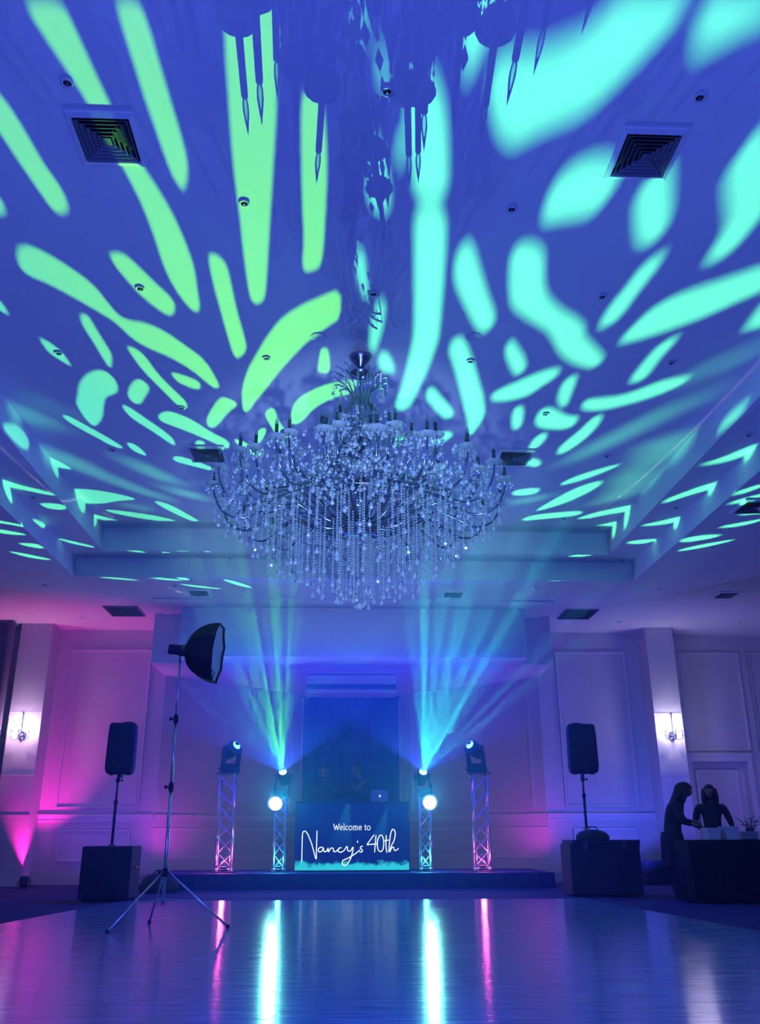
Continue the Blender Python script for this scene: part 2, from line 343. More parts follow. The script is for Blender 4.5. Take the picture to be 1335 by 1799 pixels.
vents = [(189, 243, ZT, 'large square louvred vent at the upper left under a green streak', 1.0), (1133, 270, ZT, 'large square louvred vent at the upper right', 1.0),
         (365, 797, ZT, 'square louvred vent just left of the chandelier', 1.0), (903, 803, ZT, 'square louvred vent just right of the chandelier', 1.0),
         (350, 1040, ZL, 'small vent in the lower ceiling above the softbox light', .8), (796, 1043, ZL, 'small vent in the lower ceiling below right of the chandelier', .8),
         (1275, 1044, ZL, 'small vent in the pinkish lower ceiling above the right column', .8), (1326, 889, ZL, 'dark vent in the lower ceiling at the right edge', 1.0)]
v0 = make_vent()
for i, (x, y, z, lab, s) in enumerate(vents):
    o = v0 if i == 0 else dup(v0); o.location = on_z(x, y, z); o.scale = (s, s*1.08, 1); tag(o, lab, 'vent', 'ceiling vents')
for x, lab in ((-4.29, 'dark rectangular return-air grille above the left speaker'), (4.72, 'dark rectangular return-air grille above the right speaker')):
    r = thing('return_air_grille', lab, 'vent', (x, 17.17, ZL), group='return air grilles')
    b = MB(); b.box(-.30, .30, -.37, .37, -.012, 0); b.build('backing', M['vdark'], r)
    f = MB()
    for a in ((-.33, .33, -.4, -.37), (-.33, .33, .37, .4), (-.33, -.30, -.37, .37), (.30, .33, -.37, .37)): f.box(a[0], a[1], a[2], a[3], -.02, 0)
    f.build('frame', M['dmetal'], r)
    for k in range(12):
        s = MB(); yy = -.34+k*.062; s.box(-.3, .3, yy, yy+.006, -.02, -.012); s.build('slat', M['vdark'], r)
def make_down():
    root = thing('downlight', 'x', 'ceiling light')
    t = MB(); t.lathe([(.062, 0), (.066, -.012), (.045, -.016), (.040, -.004)], 20); t.build('trim_ring', M['white'], root, smooth=True)
    c = MB(); c.lathe([(.041, -.006), (.001, -.0055)], 20); c.build('dark_recess', M['vdark'], root)
    b = MB(); b.ball((.0, 0, -.012), .022, 10, (1, 1, .6)); b.build('lamp', M['dmetal'], root, smooth=True)
    return root
dls = [(118, 145, ZT), (680, 160, ZT), (1229, 171, ZT), (429, 356, ZT), (899, 367, ZT), (246, 506, ZT), (656, 516, ZT), (1058, 521, ZT), (103, 620, ZT), (468, 629, ZT), (826, 634, ZT), (1179, 637, ZT),
       (319, 716, ZT), (958, 727, ZT), (197, 790, ZT), (1066, 801, ZT), (143, 905, ZT), (990, 911, ZT), (58, 873, ZM), (153, 978, ZM), (403, 980, ZM), (1315, 764, ZM), (1187, 892, ZM), (1093, 984, ZM),
       (79, 1028, ZL), (307, 1029, ZL), (143, 1085, ZL), (941, 1033, ZL), (1159, 1035, ZL), (1251, 961, ZL), (1087, 1092, ZL), (1300, 1092, ZL)]
dlab = ['downlight above the upper left vent beside a green streak', 'downlight at the top centre inside the chandelier shadow', 'downlight above the upper right vent', 'downlight inside the long green central streak',
        'downlight below the broad turquoise shape, right of centre', 'downlight in a green dash left of centre', 'downlight in the shadow patterns above the chandelier hook', 'downlight beside the turquoise spear on the right',
        'downlight inside the small pale lozenge at the far left', 'downlight inside the green arch left of the chandelier crown', 'downlight to the right of the chandelier crown', 'dark downlight below the long turquoise blade on the right',
        'downlight at the tip of a green dash above left vent beside the chandelier', 'downlight inside the turquoise comma shape right of the chandelier', 'downlight between faint stripes left of the chandelier', 'downlight among faint stripes right of the chandelier',
        'downlight near the left inner step of the coffer', 'downlight right of the chandelier rim near the far coffer step', 'downlight on the left middle step of the coffer', 'downlight in the far left corner of the middle step',
        'downlight on the far middle step left of the chandelier', 'downlight on the right middle step near the frame edge', 'downlight on the right middle step inside a turquoise stripe', 'downlight in the far right corner of the middle step',
        'downlight in the lower ceiling at the far left', 'downlight in the lower ceiling left of the small left vent', 'downlight in the pink ceiling left of the return grille', 'downlight in the lower ceiling right of the chandelier tip',
        'downlight in the lower ceiling right of centre', 'downlight in the lower ceiling under faint stripes at the right', 'downlight in the lower ceiling right of the right return grille', 'downlight in the lower ceiling above the door wall']
d0 = make_down()
for i, (x, y, z) in enumerate(dls):
    o = d0 if i == 0 else dup(d0); o.location = on_z(x, y, z); o.scale = (.7, .7, .8); tag(o, dlab[i], 'ceiling light', 'recessed downlights')
for x, lab in ((560, 'round perforated ceiling speaker left of the chandelier hook'), (831, 'round perforated ceiling speaker right of the chandelier hook')):
    r = thing('ceiling_speaker', lab, 'speaker', on_z(x, 592, ZT), group='ceiling speakers')
    b = MB(); b.lathe([(.085, 0), (.085, -.006), (.08, -.008)], 24); b.build('rim', M['paint'], r)
    g = MB()
    for a in range(-3, 4):
        for c in range(-3, 4):
            px, py = a*.024+(c % 2)*.012, c*.022
            if px*px+py*py < .0055: g.ball((px, py, -.009), .006, 6)
    g.build('perforation', M['white'], r)

# ================================================================== GOBO PROJECTION (moving heads)
CROP = dict(A=(0, 0, 2.9667), B=(450, 0, 2.9667), C=(885, 0, 2.9667), D=(0, 380, 2.9667), E=(450, 380, 2.9667), F=(885, 380, 2.9667), R=(880, 650, 2.934), L=(0, 650, 2.9667))
def surf(a, b, z):       # the ceiling step a picture point lies on
    p = on_z(a, b, z); lim = {ZT: (IX0, IX1), ZM: (OX0, OX1)}.get(z)
    if lim and not lim[0] < p.x < lim[1]:
        X = lim[0] if p.x < lim[0] else lim[1]; d = ray(a, b); p = Vector((0, 0, EYE))+d*(X/d.x)
    return p
def parse(txt, side):
    out = []
    for ln in txt.strip().split('\n'):
        k, *p = ln.split(); z = {'M': ZM, 'O': ZL}.get(k, ZT); ox, oy, s = CROP[side if k in 'MO' else k]
        q = [tuple(float(c) for c in a.split(',')) for a in p]; q = [(ox+a/s, oy+b/s) for a, b in q]
        for _ in range(1 if len(q) > 9 else 2): q = [pt for i in range(len(q)) for pt in ((q[i][0]*.75+q[(i+1) % len(q)][0]*.25, q[i][1]*.75+q[(i+1) % len(q)][1]*.25), (q[i][0]*.25+q[(i+1) % len(q)][0]*.75, q[i][1]*.25+q[(i+1) % len(q)][1]*.75))]
        lim = {ZT: (IX0, IX1), ZM: (OX0, OX1)}.get(z, (-99, 99)); far = sum(not lim[0] < on_z(a, b, z).x < lim[1] for a, b in q) > .55*len(q)
        out.append([(surf if far else on_z)(a, b, z) for a, b in q])
    return out
GL = '''
A 110,0 320,0 400,170 500,390 590,575 640,700 740,860 860,1040 935,1187 990,1327 1015,1408 1030,1528 1043,1598 1030,1626 1000,1618 940,1548 880,1448 840,1348 810,1248 765,1127 720,1020 640,870 560,700 470,560 380,410 250,220
A 595,0 720,0 770,120 830,330 900,560 970,800 980,900 965,980 940,985 890,900 820,700 740,470 650,180
A -60,440 0,490 60,570 140,700 230,860 320,980 357,1070 345,1105 310,1118 270,1090 180,960 90,830 0,690 -60,620
A -40,980 0,1030 25,1080 20,1115 -40,1125
A 1175,-60 1470,-60 1455,100 1440,600 1422,900 1405,1180 1392,1400 1385,1520 1372,1565 1350,1583 1330,1583 1305,1560 1285,1440 1265,1280 1250,1127 1230,980 1210,800 1190,500 1170,200
B 235,500 270,460 340,460 365,700 370,900 360,1127 350,1300 335,1385 300,1412 265,1417 240,1400 250,1230 242,1100 235,800
D 100,155 150,150 250,195 400,290 500,370 560,450 620,520 680,545 760,555 860,600 960,670 1070,750 1140,870 1140,895 1110,895 1000,800 880,730 780,690 690,640 600,550 500,490 380,420 250,350 140,305 100,260 88,200
D 565,190 640,190 700,240 800,340 900,430 915,480 895,520 850,505 740,420 660,330 600,260
D 1085,190 1140,205 1180,250 1200,330 1230,480 1280,650 1285,700 1240,745 1215,720 1180,600 1130,420 1095,280
D -40,400 0,440 30,480 47,520 0,490 -40,470
D 200,630 240,645 320,700 380,790 330,760 250,710
D 415,510 455,510 485,560 540,650 585,720 580,790 560,780 490,660 430,570
D 410,880 440,830 500,800 550,805 600,850 618,900 600,925 550,940 540,980 535,1050 500,1095 470,1085 420,1020 395,970 405,940
D 660,910 715,835 788,890 755,940 730,985 680,965
D 660,680 690,680 750,720 820,820 900,900 975,970 975,1005 930,990 850,910 750,810 690,730
D 885,812 930,820 1030,855 1047,880 1040,905 980,890 920,860
D 630,985 660,985 740,1040 900,1150 917,1200 880,1180 780,1110 680,1050
L 820,240 860,213 920,224 1010,264 1100,325 1195,370 1195,410 1170,405 1050,350 900,290 840,270
D 1075,1050 1130,960 1160,940 1220,960 1240,985 1190,1020 1130,1095 1100,1105 1080,1090
E 440,375 440,530 380,570 280,640 200,720 120,810 50,900 0,960 -35,1010 -55,1025 -72,1000 -75,900 -45,800 0,720 60,620 130,530 230,465 330,420
E 340,685 375,685 385,760 385,800 370,820 330,815 320,800 330,720
E 205,960 280,910 380,870 500,850 535,855 500,925 400,945 300,1000 240,1070 210,1085 175,1080 185,1010
E 40,1030 70,1000 95,1000 110,1050 140,1100 200,1187 130,1187 80,1100
E 0,1130 30,1100 60,1110 20,1187 -10,1180
L 320,235 350,235 450,290 560,350 655,410 600,405 480,340 360,275
L 655,375 700,385 740,415 770,450 720,435 680,410
L 320,615 520,625 740,675 620,680 520,700 400,690
L 790,680 860,690 960,740 1060,800 1000,790 870,730
L 900,450 950,450 1130,515 1120,530 1000,500 905,475
L 530,725 650,735 850,765 940,795 800,785 600,750
L 1010,390 1030,362 1070,375 1060,400
L 1215,360 1260,365 1330,410 1380,440 1335,450 1290,430 1240,390
L 215,440 260,452 390,520 320,512 240,490
L 420,735 560,770 700,805 600,795 480,770
L 745,790 800,795 870,820 800,822
L 0,280 90,280 160,370 140,430 60,360
M -60,545 100,600 280,640 290,660 100,620 -60,590
M 190,690 340,700 350,730 250,725
M 280,870 480,915 500,930 350,900
M 160,770 240,800 230,830 190,800
O -60,775 110,805 150,825 50,805 -60,790
O -60,820 170,860 60,860 -60,838
O 80,900 200,905 240,935 140,920
O 20,940 150,960 300,995 150,980
O 490,1078 620,1082 750,1100 620,1092
O 770,1080 900,1088 970,1100 850,1095
O 905,1112 1040,1125 1190,1145 1040,1135
O 1140,1085 1240,1105 1335,1140 1240,1125
'''
GR = '''
E 830,-60 990,-60 975,300 950,600 945,640 890,800 860,860 800,990 760,1010 720,1000 760,900 810,700 830,600 830,200
B 790,390 850,350 920,380 985,560 995,800 995,1040 830,1040 820,900 780,600
B 1100,-60 1310,-60 1200,200 1130,350 1085,420 1080,200
B 595,700 650,760 680,900 700,1030 665,1110 610,1080 575,1000 600,900
B 500,-30 550,-30 580,190 540,170 510,60
B 650,250 680,300 675,430 655,450 630,390
B 740,740 800,640 810,650 750,850 730,870
E 530,150 560,200 570,350 590,430 560,420 530,300 520,200
E 600,560 640,450 670,420 660,560 610,720 595,700
C 0,290 130,290 300,240 430,170 560,50 640,-50 1010,-50 900,100 760,250 600,420 450,560 330,620 180,680 70,750 20,740 -30,680 -60,580 -75,430 -50,330
C 1050,-50 1500,-50 1450,60 1335,110 1150,210 1040,270 1005,230 1010,120
C 230,1160 200,1130 240,1000 310,900 430,830 530,820 620,900 560,1000 480,1100 420,1125 300,1140
C 700,1000 780,910 850,870 870,900 870,1100 860,1140 845,1187 800,1247 740,1277 700,1257 690,1187 685,1080
C 1400,600 1335,660 1250,780 1160,900 1165,1050 1175,1127 1150,1207 1070,1327 1060,1357 1090,1367 1180,1317 1260,1227 1335,1127 1400,1060
E 1040,230 1060,180 1100,130 1130,170 1190,380 1245,520 1230,570 1180,605 1150,580 1080,440 1035,330
E 1060,620 1100,680 1150,830 1190,980 1185,1050 1110,1155 1110,1100 1080,960 1040,800 1000,680
E 910,880 960,940 1030,1020 1020,1045 980,1055 930,1000 880,940
E 670,700 700,740 730,820 640,800 640,730
F 70,150 130,145 180,160 210,220 200,330 220,420 290,490 370,530 420,580 410,620 470,680 520,735 500,770 450,790 370,765 300,720 260,640 230,590 160,550 70,490 35,440 35,220
F 840,195 810,195 720,260 640,370 560,460 500,560 510,580 550,565 610,520 700,390 790,280
F 1400,240 1335,265 1100,345 900,410 760,490 700,550 595,655 650,655 860,590 1050,520 1200,450 1335,390 1400,365
F 1400,400 1335,470 1255,585 1280,588 1400,560
F 910,620 860,640 800,680 730,760 650,860 700,865 750,830 810,740 880,670
F 415,960 480,950 600,940 720,900 800,865 900,840 985,835 900,890 750,950 600,990 500,1010 410,1010
F -65,930 0,895 60,870 150,830 250,795 290,795 280,830 200,880 130,930 60,950 0,960 -60,960
F 310,860 380,820 370,870 335,960 320,995 300,990 280,950
F 30,640 60,670 125,775 75,830 50,810 5,710
F 50,1000 105,985 90,1105 40,1110
F 165,1060 190,1010 230,995 280,1015 330,1045 395,1040 350,1110 200,1105 170,1085
R 510,225 520,250 480,310 390,390 300,440 290,420 320,380 400,320 460,260
R 240,325 220,370 170,410 140,410 160,370 200,330
R 130,450 200,465 205,490 170,500 140,490
E 900,1140 1000,1120 1030,1140 960,1187 900,1187
R 60,620 210,605 180,640 60,650
R 280,600 400,540 640,475 560,515 400,575
R 170,730 250,680 400,600 530,565 500,605 350,680 220,720
R 90,780 150,750 280,735 430,725 400,750 250,765
R 375,770 500,730 740,683 725,720 600,735 450,765
R 425,820 500,800 650,770 640,795 530,815
R 1100,330 1150,260 1240,180 1290,160 1200,260
M 1000,490 1100,470 1335,370 1335,410 1150,480
M 840,670 1000,610 1130,570 1130,600 950,650 840,690
M 700,805 820,780 970,745 940,775 820,800
M 630,890 720,875 830,870 720,900
O 1240,730 1335,720 1400,700 1400,725 1250,750
O 1090,815 1250,785 1335,770 1400,755 1250,805
O 930,870 1050,850 1150,850 1050,875 930,890
O 880,940 1000,905 1250,865 1050,915
O 1180,640 1335,590 1400,575 1250,640
O 1150,690 1335,640 1400,630 1250,685
'''
FL = '''
R 745,370 850,340 1010,320 960,400 850,470 760,500 800,530 740,600 640,660 520,690 470,700 590,620 600,550 700,500 735,430
R 350,450 500,370 750,240 1050,110 1000,160 750,300 480,435
F 950,840 1100,760 1335,650 1335,690 1150,780 1000,860
R 60,670 130,660 290,640 200,670 60,695
R 280,500 420,420 500,400 400,470
'''
FR = '''
L 150,380 300,420 500,520 700,610 900,675 850,678 650,612 400,512 220,435
L 600,440 700,470 850,540 960,600 880,590 700,512
L 820,600 900,615 1080,660 1080,680 950,655
L 0,165 100,190 260,270 280,300 150,250 0,200
L 660,700 750,700 740,730 680,725
L 230,150 320,200 330,240 250,190
'''

def filter_mat(name, src, cols, uz0, back=None, ctr=None, rad=.5):
    """dichroic glass of a gobo: a transparent colour, denser towards the steep end of the beam"""
    m = bpy.data.materials.new(name); m.use_nodes = True; nt = m.node_tree; nt.nodes.clear(); L = nt.links
    o = nt.nodes.new('ShaderNodeOutputMaterial'); t = nt.nodes.new('ShaderNodeBsdfTransparent'); L.new(t.outputs[0], o.inputs[0])
    g = nt.nodes.new('ShaderNodeNewGeometry'); s = nt.nodes.new('ShaderNodeVectorMath'); s.operation = 'SUBTRACT'; s.inputs[1].default_value = src; L.new(g.outputs['Position'], s.inputs[0])
    n = nt.nodes.new('ShaderNodeVectorMath'); n.operation = 'NORMALIZE'; L.new(s.outputs[0], n.inputs[0])
    sx = nt.nodes.new('ShaderNodeSeparateXYZ'); L.new(n.outputs[0], sx.inputs[0])
    dv = nt.nodes.new('ShaderNodeMath'); dv.operation = 'DIVIDE'; dv.inputs[0].default_value = uz0; L.new(sx.outputs['Z'], dv.inputs[1])
    mn = nt.nodes.new('ShaderNodeMath'); mn.operation = 'MINIMUM'; mn.inputs[1].default_value = 1; L.new(dv.outputs[0], mn.inputs[0])
    pw = nt.nodes.new('ShaderNodeMath'); pw.operation = 'POWER'; pw.inputs[1].default_value = 2.9; L.new(mn.outputs[0], pw.inputs[0])
    mul = nt.nodes.new('ShaderNodeVectorMath'); mul.operation = 'SCALE'; 
    ed = nt.nodes.new('ShaderNodeMapRange'); ed.interpolation_type = 'SMOOTHSTEP'; L.new(sx.outputs['Z'], ed.inputs[0]); ed.inputs[1].default_value = .215; ed.inputs[2].default_value = .265
    pe = nt.nodes.new('ShaderNodeMath'); pe.operation = 'MULTIPLY'; L.new(pw.outputs[0], pe.inputs[0]); L.new(ed.outputs[0], pe.inputs[1]); L.new(pe.outputs[0], mul.inputs['Scale'])
    if ctr is not None:
        d = nt.nodes.new('ShaderNodeVectorMath'); d.operation = 'DISTANCE'; d.inputs[1].default_value = ctr; L.new(n.outputs[0], d.inputs[0])
        cr = nt.nodes.new('ShaderNodeValToRGB'); cr.color_ramp.interpolation = 'EASE'
        dd = nt.nodes.new('ShaderNodeMath'); dd.operation = 'DIVIDE'; dd.inputs[1].default_value = rad; L.new(d.outputs['Value'], dd.inputs[0])
        cr.color_ramp.elements[0].position = .25; cr.color_ramp.elements[0].color = (*cols[0], 1); cr.color_ramp.elements[1].position = 1; cr.color_ramp.elements[1].color = (*cols[1], 1)
        L.new(dd.outputs[0], cr.inputs[0]); L.new(cr.outputs[0], mul.inputs[0])
    else: mul.inputs[0].default_value = cols[0]
    L.new(mul.outputs[0], t.inputs[0]); return m

def inside(x, y, q):
    c = False; j = len(q)-1
    for i in range(len(q)):
        if (q[i][1] > y) != (q[j][1] > y) and x < (q[j][0]-q[i][0])*(y-q[i][1])/(q[j][1]-q[i][1])+q[i][0]: c = not c
        j = i
    return c
def gobo(parent, lens, nrm, polys, power, cols, ctr, soft, blue, uz0=.25, rad=.5, cone=92, name='gobo_lamp'):
    """lamp a little behind a small glass gobo in front of the lens; lens, nrm in world space"""
    nrm = nrm.normalized(); src = lens+nrm*.012; f = .045
    a = nrm.cross(Vector((0, 0, 1))).normalized(); b = a.cross(nrm)
    def uv(p):
        d = p-src; k = d.dot(nrm); return (d.dot(a)/k*f, d.dot(b)/k*f) if k > .02*d.length else None
    R = f*math.tan(math.radians(cone/2))*1.02
    vs, es, fs, loops = [], [], [], []
    def addp(q):
        o = len(vs); vs.extend(Vector(c) for c in q); fs.append(list(range(o, o+len(q)))); loops.append(q)
    addp([(R*math.cos(2*PI*k/48), R*math.sin(2*PI*k/48)) for k in range(48)])
    for P in polys:
        q = [uv(p) for p in P]
        if any(c is None for c in q): continue
        if all(c[0]**2+c[1]**2 < (R*.99)**2 for c in q): addp(q)
        else:
            q = [(c[0]*min(1, R*.985/math.hypot(*c)), c[1]*min(1, R*.985/math.hypot(*c))) for c in q]; addp(q)
    loops = loops[1:]
    ov, oe, of, _, _, off = delaunay_2d_cdt(vs, es, fs, 1, 1e-7, True)
    pos = [src+nrm*f+a*v.x+b*v.y for v in ov]
    g = MB()
    for face, orig in zip(of, off):
        cx_, cy_ = sum(ov[i].x for i in face)/len(face), sum(ov[i].y for i in face)/len(face)
        g.cur = 1 if any(inside(cx_, cy_, q) for q in loops) else 0
        g.f.append(tuple(face)); g.m.append(g.cur)
    g.v = [tuple(p-parent.location) for p in pos]
    mats = [filter_mat('gobo_blue_glass', src, [blue], uz0), filter_mat('gobo_colour_glass', src, cols, uz0, ctr=ctr, rad=rad)]
    me = bpy.data.meshes.new('gobo'); me.from_pydata(g.v, [], g.f)
    for mm in mats: me.materials.append(mm)
    me.polygons.foreach_set('material_index', g.m); me.update()
    o = bpy.data.objects.new('gobo', me); COL.objects.link(o); o.parent = parent
    l = light(name, 'SPOT', src, power, (1, 1, 1), src+nrm, soft, math.radians(cone), 0)
    return o

def moving_head(label, base, lens, aim, lensmat, scale=1.0, pan=None, group='moving head lights'):
    """base = point the fixture stands on; lens = centre of the front lens; aim = beam direction"""
    base = Vector(base); lens = Vector(lens); aim = Vector(aim).normalized(); s = scale
    root = thing('moving_head_light', label, 'stage light', base, group=group)
    b = MB(); b.box(-.15*s, .15*s, -.12*s, .12*s, 0.005, .10*s); b.box(-.17*s, .17*s, -.05*s, .05*s, .03*s, .07*s); b.box(-.1*s, .1*s, -.122*s, -.118*s, .03*s, .07*s); b.build('base', M['black'], root, bevel=.012)
    piv = lens-base-aim*.13*s
    py = MB()
    side = aim.cross(Vector((0, 0, 1))).normalized()
    for sg in (-1, 1):
        q0 = side*.145*s*sg+Vector((0, 0, .10*s)); q1 = Vector((piv.x, piv.y, piv.z))+side*.145*s*sg
        d = aim.cross(side).normalized(); hx = Vector((aim.x, aim.y, 0)).normalized()
        w = .055*s; t = side*.02*s
        py.frus([q0-hx*w-t, q0+hx*w-t, q0+hx*w+t, q0-hx*w+t], [q1-hx*w*.8-t, q1+hx*w*.8-t, q1+hx*w*.8+t, q1-hx*w*.8+t])
        py.cyl(q1-side*.022*s, q1+side*.022*s, .055*s, n=16)
    py.box(-.1*s, .1*s, -.08*s, .08*s, .10*s, .15*s); py.build('yoke', M['black'], root, bevel=.006)
    h = MB(); up = side.cross(aim).normalized()
    def rg(c, rx, ry, n=16): return [c+side*rx*math.cos(2*PI*k/n)+up*ry*math.sin(2*PI*k/n) for k in range(n)]
    secs = [(-.34, .06, .06), (-.32, .10, .10), (-.18, .12, .125), (-.05, .115, .12), (0.0, .085, .085)]
    for i in range(len(secs)-1):
        A, B = secs[i], secs[i+1]; L0, L1 = lens-base+aim*A[0]*s, lens-base+aim*B[0]*s
        n = 16; h.add(rg(L0, A[1]*s, A[2]*s)+rg(L1, B[1]*s, B[2]*s), [(k, (k+1) % n, n+(k+1) % n, n+k) for k in range(n)])
    h.add(rg(lens-base-aim*.34*s, .06*s, .06*s), [tuple(range(16))]); h.build('lamp_head', M['black'], root, smooth=True)
    rim = MB(); c0, c1 = lens-base-aim*.01, lens-base+aim*.03*s; n = 20
    rim.add(rg(c0, .085*s, .085*s, n)+rg(c1, .085*s, .085*s, n)+rg(c1, .075*s, .075*s, n)+rg(c0, .075*s, .075*s, n), [(j*n+k, j*n+(k+1) % n, (j+1)*n+(k+1) % n, (j+1)*n+k) for j in range(3) for k in range(n)]); rim.build('lens_ring', M['dmetal'], root)
    ln = MB(); ln.add([lens-base+aim*.008]+rg(lens-base-aim*.002, .072*s, .072*s, n), [(0, 1+k, 1+(k+1) % n) for k in range(n)]); ln.build('lens', lensmat, root, smooth=True)
    hd = MB(); hd.tube([Vector((-.15*s, 0, .05*s)), Vector((-.2*s, 0, .05*s)), Vector((-.2*s, 0, .08*s)), Vector((-.15*s, 0, .09*s))], .008*s); hd.build('carry_handle', M['black'], root)
    return root

TY = 17.5; SZ = .25     # truss line, stage height
lensA = emitter('lens_cyan_white', (.45, 1, .95), 9); lensB = emitter('lens_cyan', (.2, .85, .9), 2.2); lensW = emitter('wash_lens', (.55, 1, .92), 70)
L_in, R_in = on_y(497, 1357, TY), on_y(743, 1357, TY)
L_out, R_out = on_y(415, 1310, TY-.05), on_y(826, 1309, TY-.05)
gl, gr, gfl, gfr = parse(GL, 'L'), parse(GR, 'R'), parse(FL, 'L'), parse(FR, 'R')
def mean(ps): 
    c = Vector((0, 0, 0)); n = 0
    for p in ps:
        for q in p: c += q; n += 1
    return c/n
CY = (.10, .86, .42); GRN = (.16, .88, .01)
ZI, ZO = on_y(498, 1400, TY).z, on_y(400, 1358, TY).z
hiL = moving_head('moving head light on the left inner truss, beaming upward', (L_in.x-.02, TY+.02, ZI), L_in, Vector((-.05, -1, .62)), lensA, .95)
hiR = moving_head('moving head light on the right inner truss, beaming upward', (R_in.x+.02, TY+.02, ZI), R_in, Vector((.12, -1, .62)), lensA, .95)
hoL = moving_head('moving head light on the left outer truss beside the softbox stand', (L_out.x-.10, TY, ZO), L_out, Vector((.62, -.75, .42)), lensB, 1.12)
hoR = moving_head('moving head light on the right outer truss', (R_out.x+.12, TY, ZO), R_out, Vector((-.62, -.75, .42)), lensB, 1.12)
gctr = (on_z(400, 380, ZT)-L_in).normalized()
GP = 42000
gobo(hiL, L_in, Vector((-.22, -1, .95)), gl, GP, [GRN, CY], gctr, .00009, (.006, .010, .06), rad=.30)
gobo(hiR, R_in, Vector((.14, -1, .95)), gr, GP*1.5, [CY, CY], gctr, .00024, (.004, .006, .04), rad=.3)
gobo(hoL, L_out, Vector((.52, -1, .85)), gfl, GP*.42, [CY, CY], gctr, .0008, (0, 0, .001), rad=.3, cone=84)
gobo(hoR, R_out, Vector((-.6, -1, .85)), gfr, GP*.42, [CY, CY], gctr, .0008, (0, 0, .001), rad=.3, cone=84)

# ================================================================== STAGE, TRUSSES, BOOTH
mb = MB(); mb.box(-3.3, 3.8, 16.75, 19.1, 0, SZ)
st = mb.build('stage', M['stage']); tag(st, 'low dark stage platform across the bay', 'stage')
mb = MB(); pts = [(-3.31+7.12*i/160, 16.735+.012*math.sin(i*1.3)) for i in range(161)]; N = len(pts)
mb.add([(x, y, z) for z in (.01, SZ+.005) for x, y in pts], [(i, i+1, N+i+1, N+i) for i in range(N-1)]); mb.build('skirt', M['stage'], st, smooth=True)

def truss(label, cx, y, z0, h, w, n, flip, lamp, lamppow, top=True):
    root = thing('truss_tower', label, 'truss', (cx, y, z0), group='truss totems on the stage')
    b = MB(); b.box(-w*.75, w*.75, -w*.75, w*.75, 0, .02); b.build('base_plate', M['dmetal'], root)
    t = MB(); t.box(-w*.75, w*.75, -w*.6, w*.6, h-.02, h); t.build('top_plate', M['dmetal'], root)
    hw = w/2
    for sx in (-1, 1):
        for sy in (-1, 1):
            c = MB(); c.cyl((sx*hw, sy*hw, .02), (sx*hw, sy*hw, h-.02), .014, n=10); c.build('chord', M['chrome'], root, smooth=True)
            for zz in (.02, h-.07):
                k = MB(); k.cyl((sx*hw, sy*hw, zz), (sx*hw, sy*hw, zz+.05), .022, n=10); k.build('coupler', M['chrome'], root, smooth=True)
    cor = [(-hw, -hw), (hw, -hw), (hw, hw), (-hw, hw)]; step = (h-.14)/n
    for f in range(4):
        a, c = cor[f], cor[(f+1) % 4]
        for i in range(n):
            z = .07+i*step; k = MB()
            for s_ in ((0, 1) if f in (0, 2) else ((i+f) % 2,)):
                p, q = (a, c) if s_ == 0 else (c, a)
                k.cyl((*p, z), (*q, z+step), .0065, n=6)
            k.build('lattice_brace', M['chrome'], root)
        for zz in (.06, h-.06):
            k = MB(); k.cyl((*a, zz), (*c, zz), .0065, n=6); k.build('lattice_brace', M['chrome'], root)
    u = MB(); u.lathe([(.05, .02), (.065, .03), (.065, .10), (.058, .105)], 16); u.build('uplighter', M['black'], root)
    e = MB(); e.lathe([(.054, .106), (.001, .108)], 16); e.build('uplighter_lens', emitter('uplighter_glow', lamp, 4), root)
    light('truss_uplight', 'POINT', (cx, y, z0+.17), lamppow, lamp, size=.04)
    return root
wOut = .27
truss('tall pink-lit truss totem left of the stage', on_y(396.5, 1450, TY).x, TY, SZ, ZO-SZ, wOut, 6, 0, (1, .12, .6), 15)
truss('tall pink-lit truss totem right of the stage', on_y(845, 1450, TY).x, TY, SZ, ZO-SZ, wOut, 6, 0, (1, .12, .6), 15)
truss('short turquoise-lit truss totem left of the booth', L_in.x-.02, TY, SZ, ZI-SZ, .195, 5, 0, (.06, .8, 1), 16)
truss('short turquoise-lit truss totem right of the booth', R_in.x+.02, TY, SZ, ZI-SZ, .195, 5, 0, (.06, .8, 1), 16)
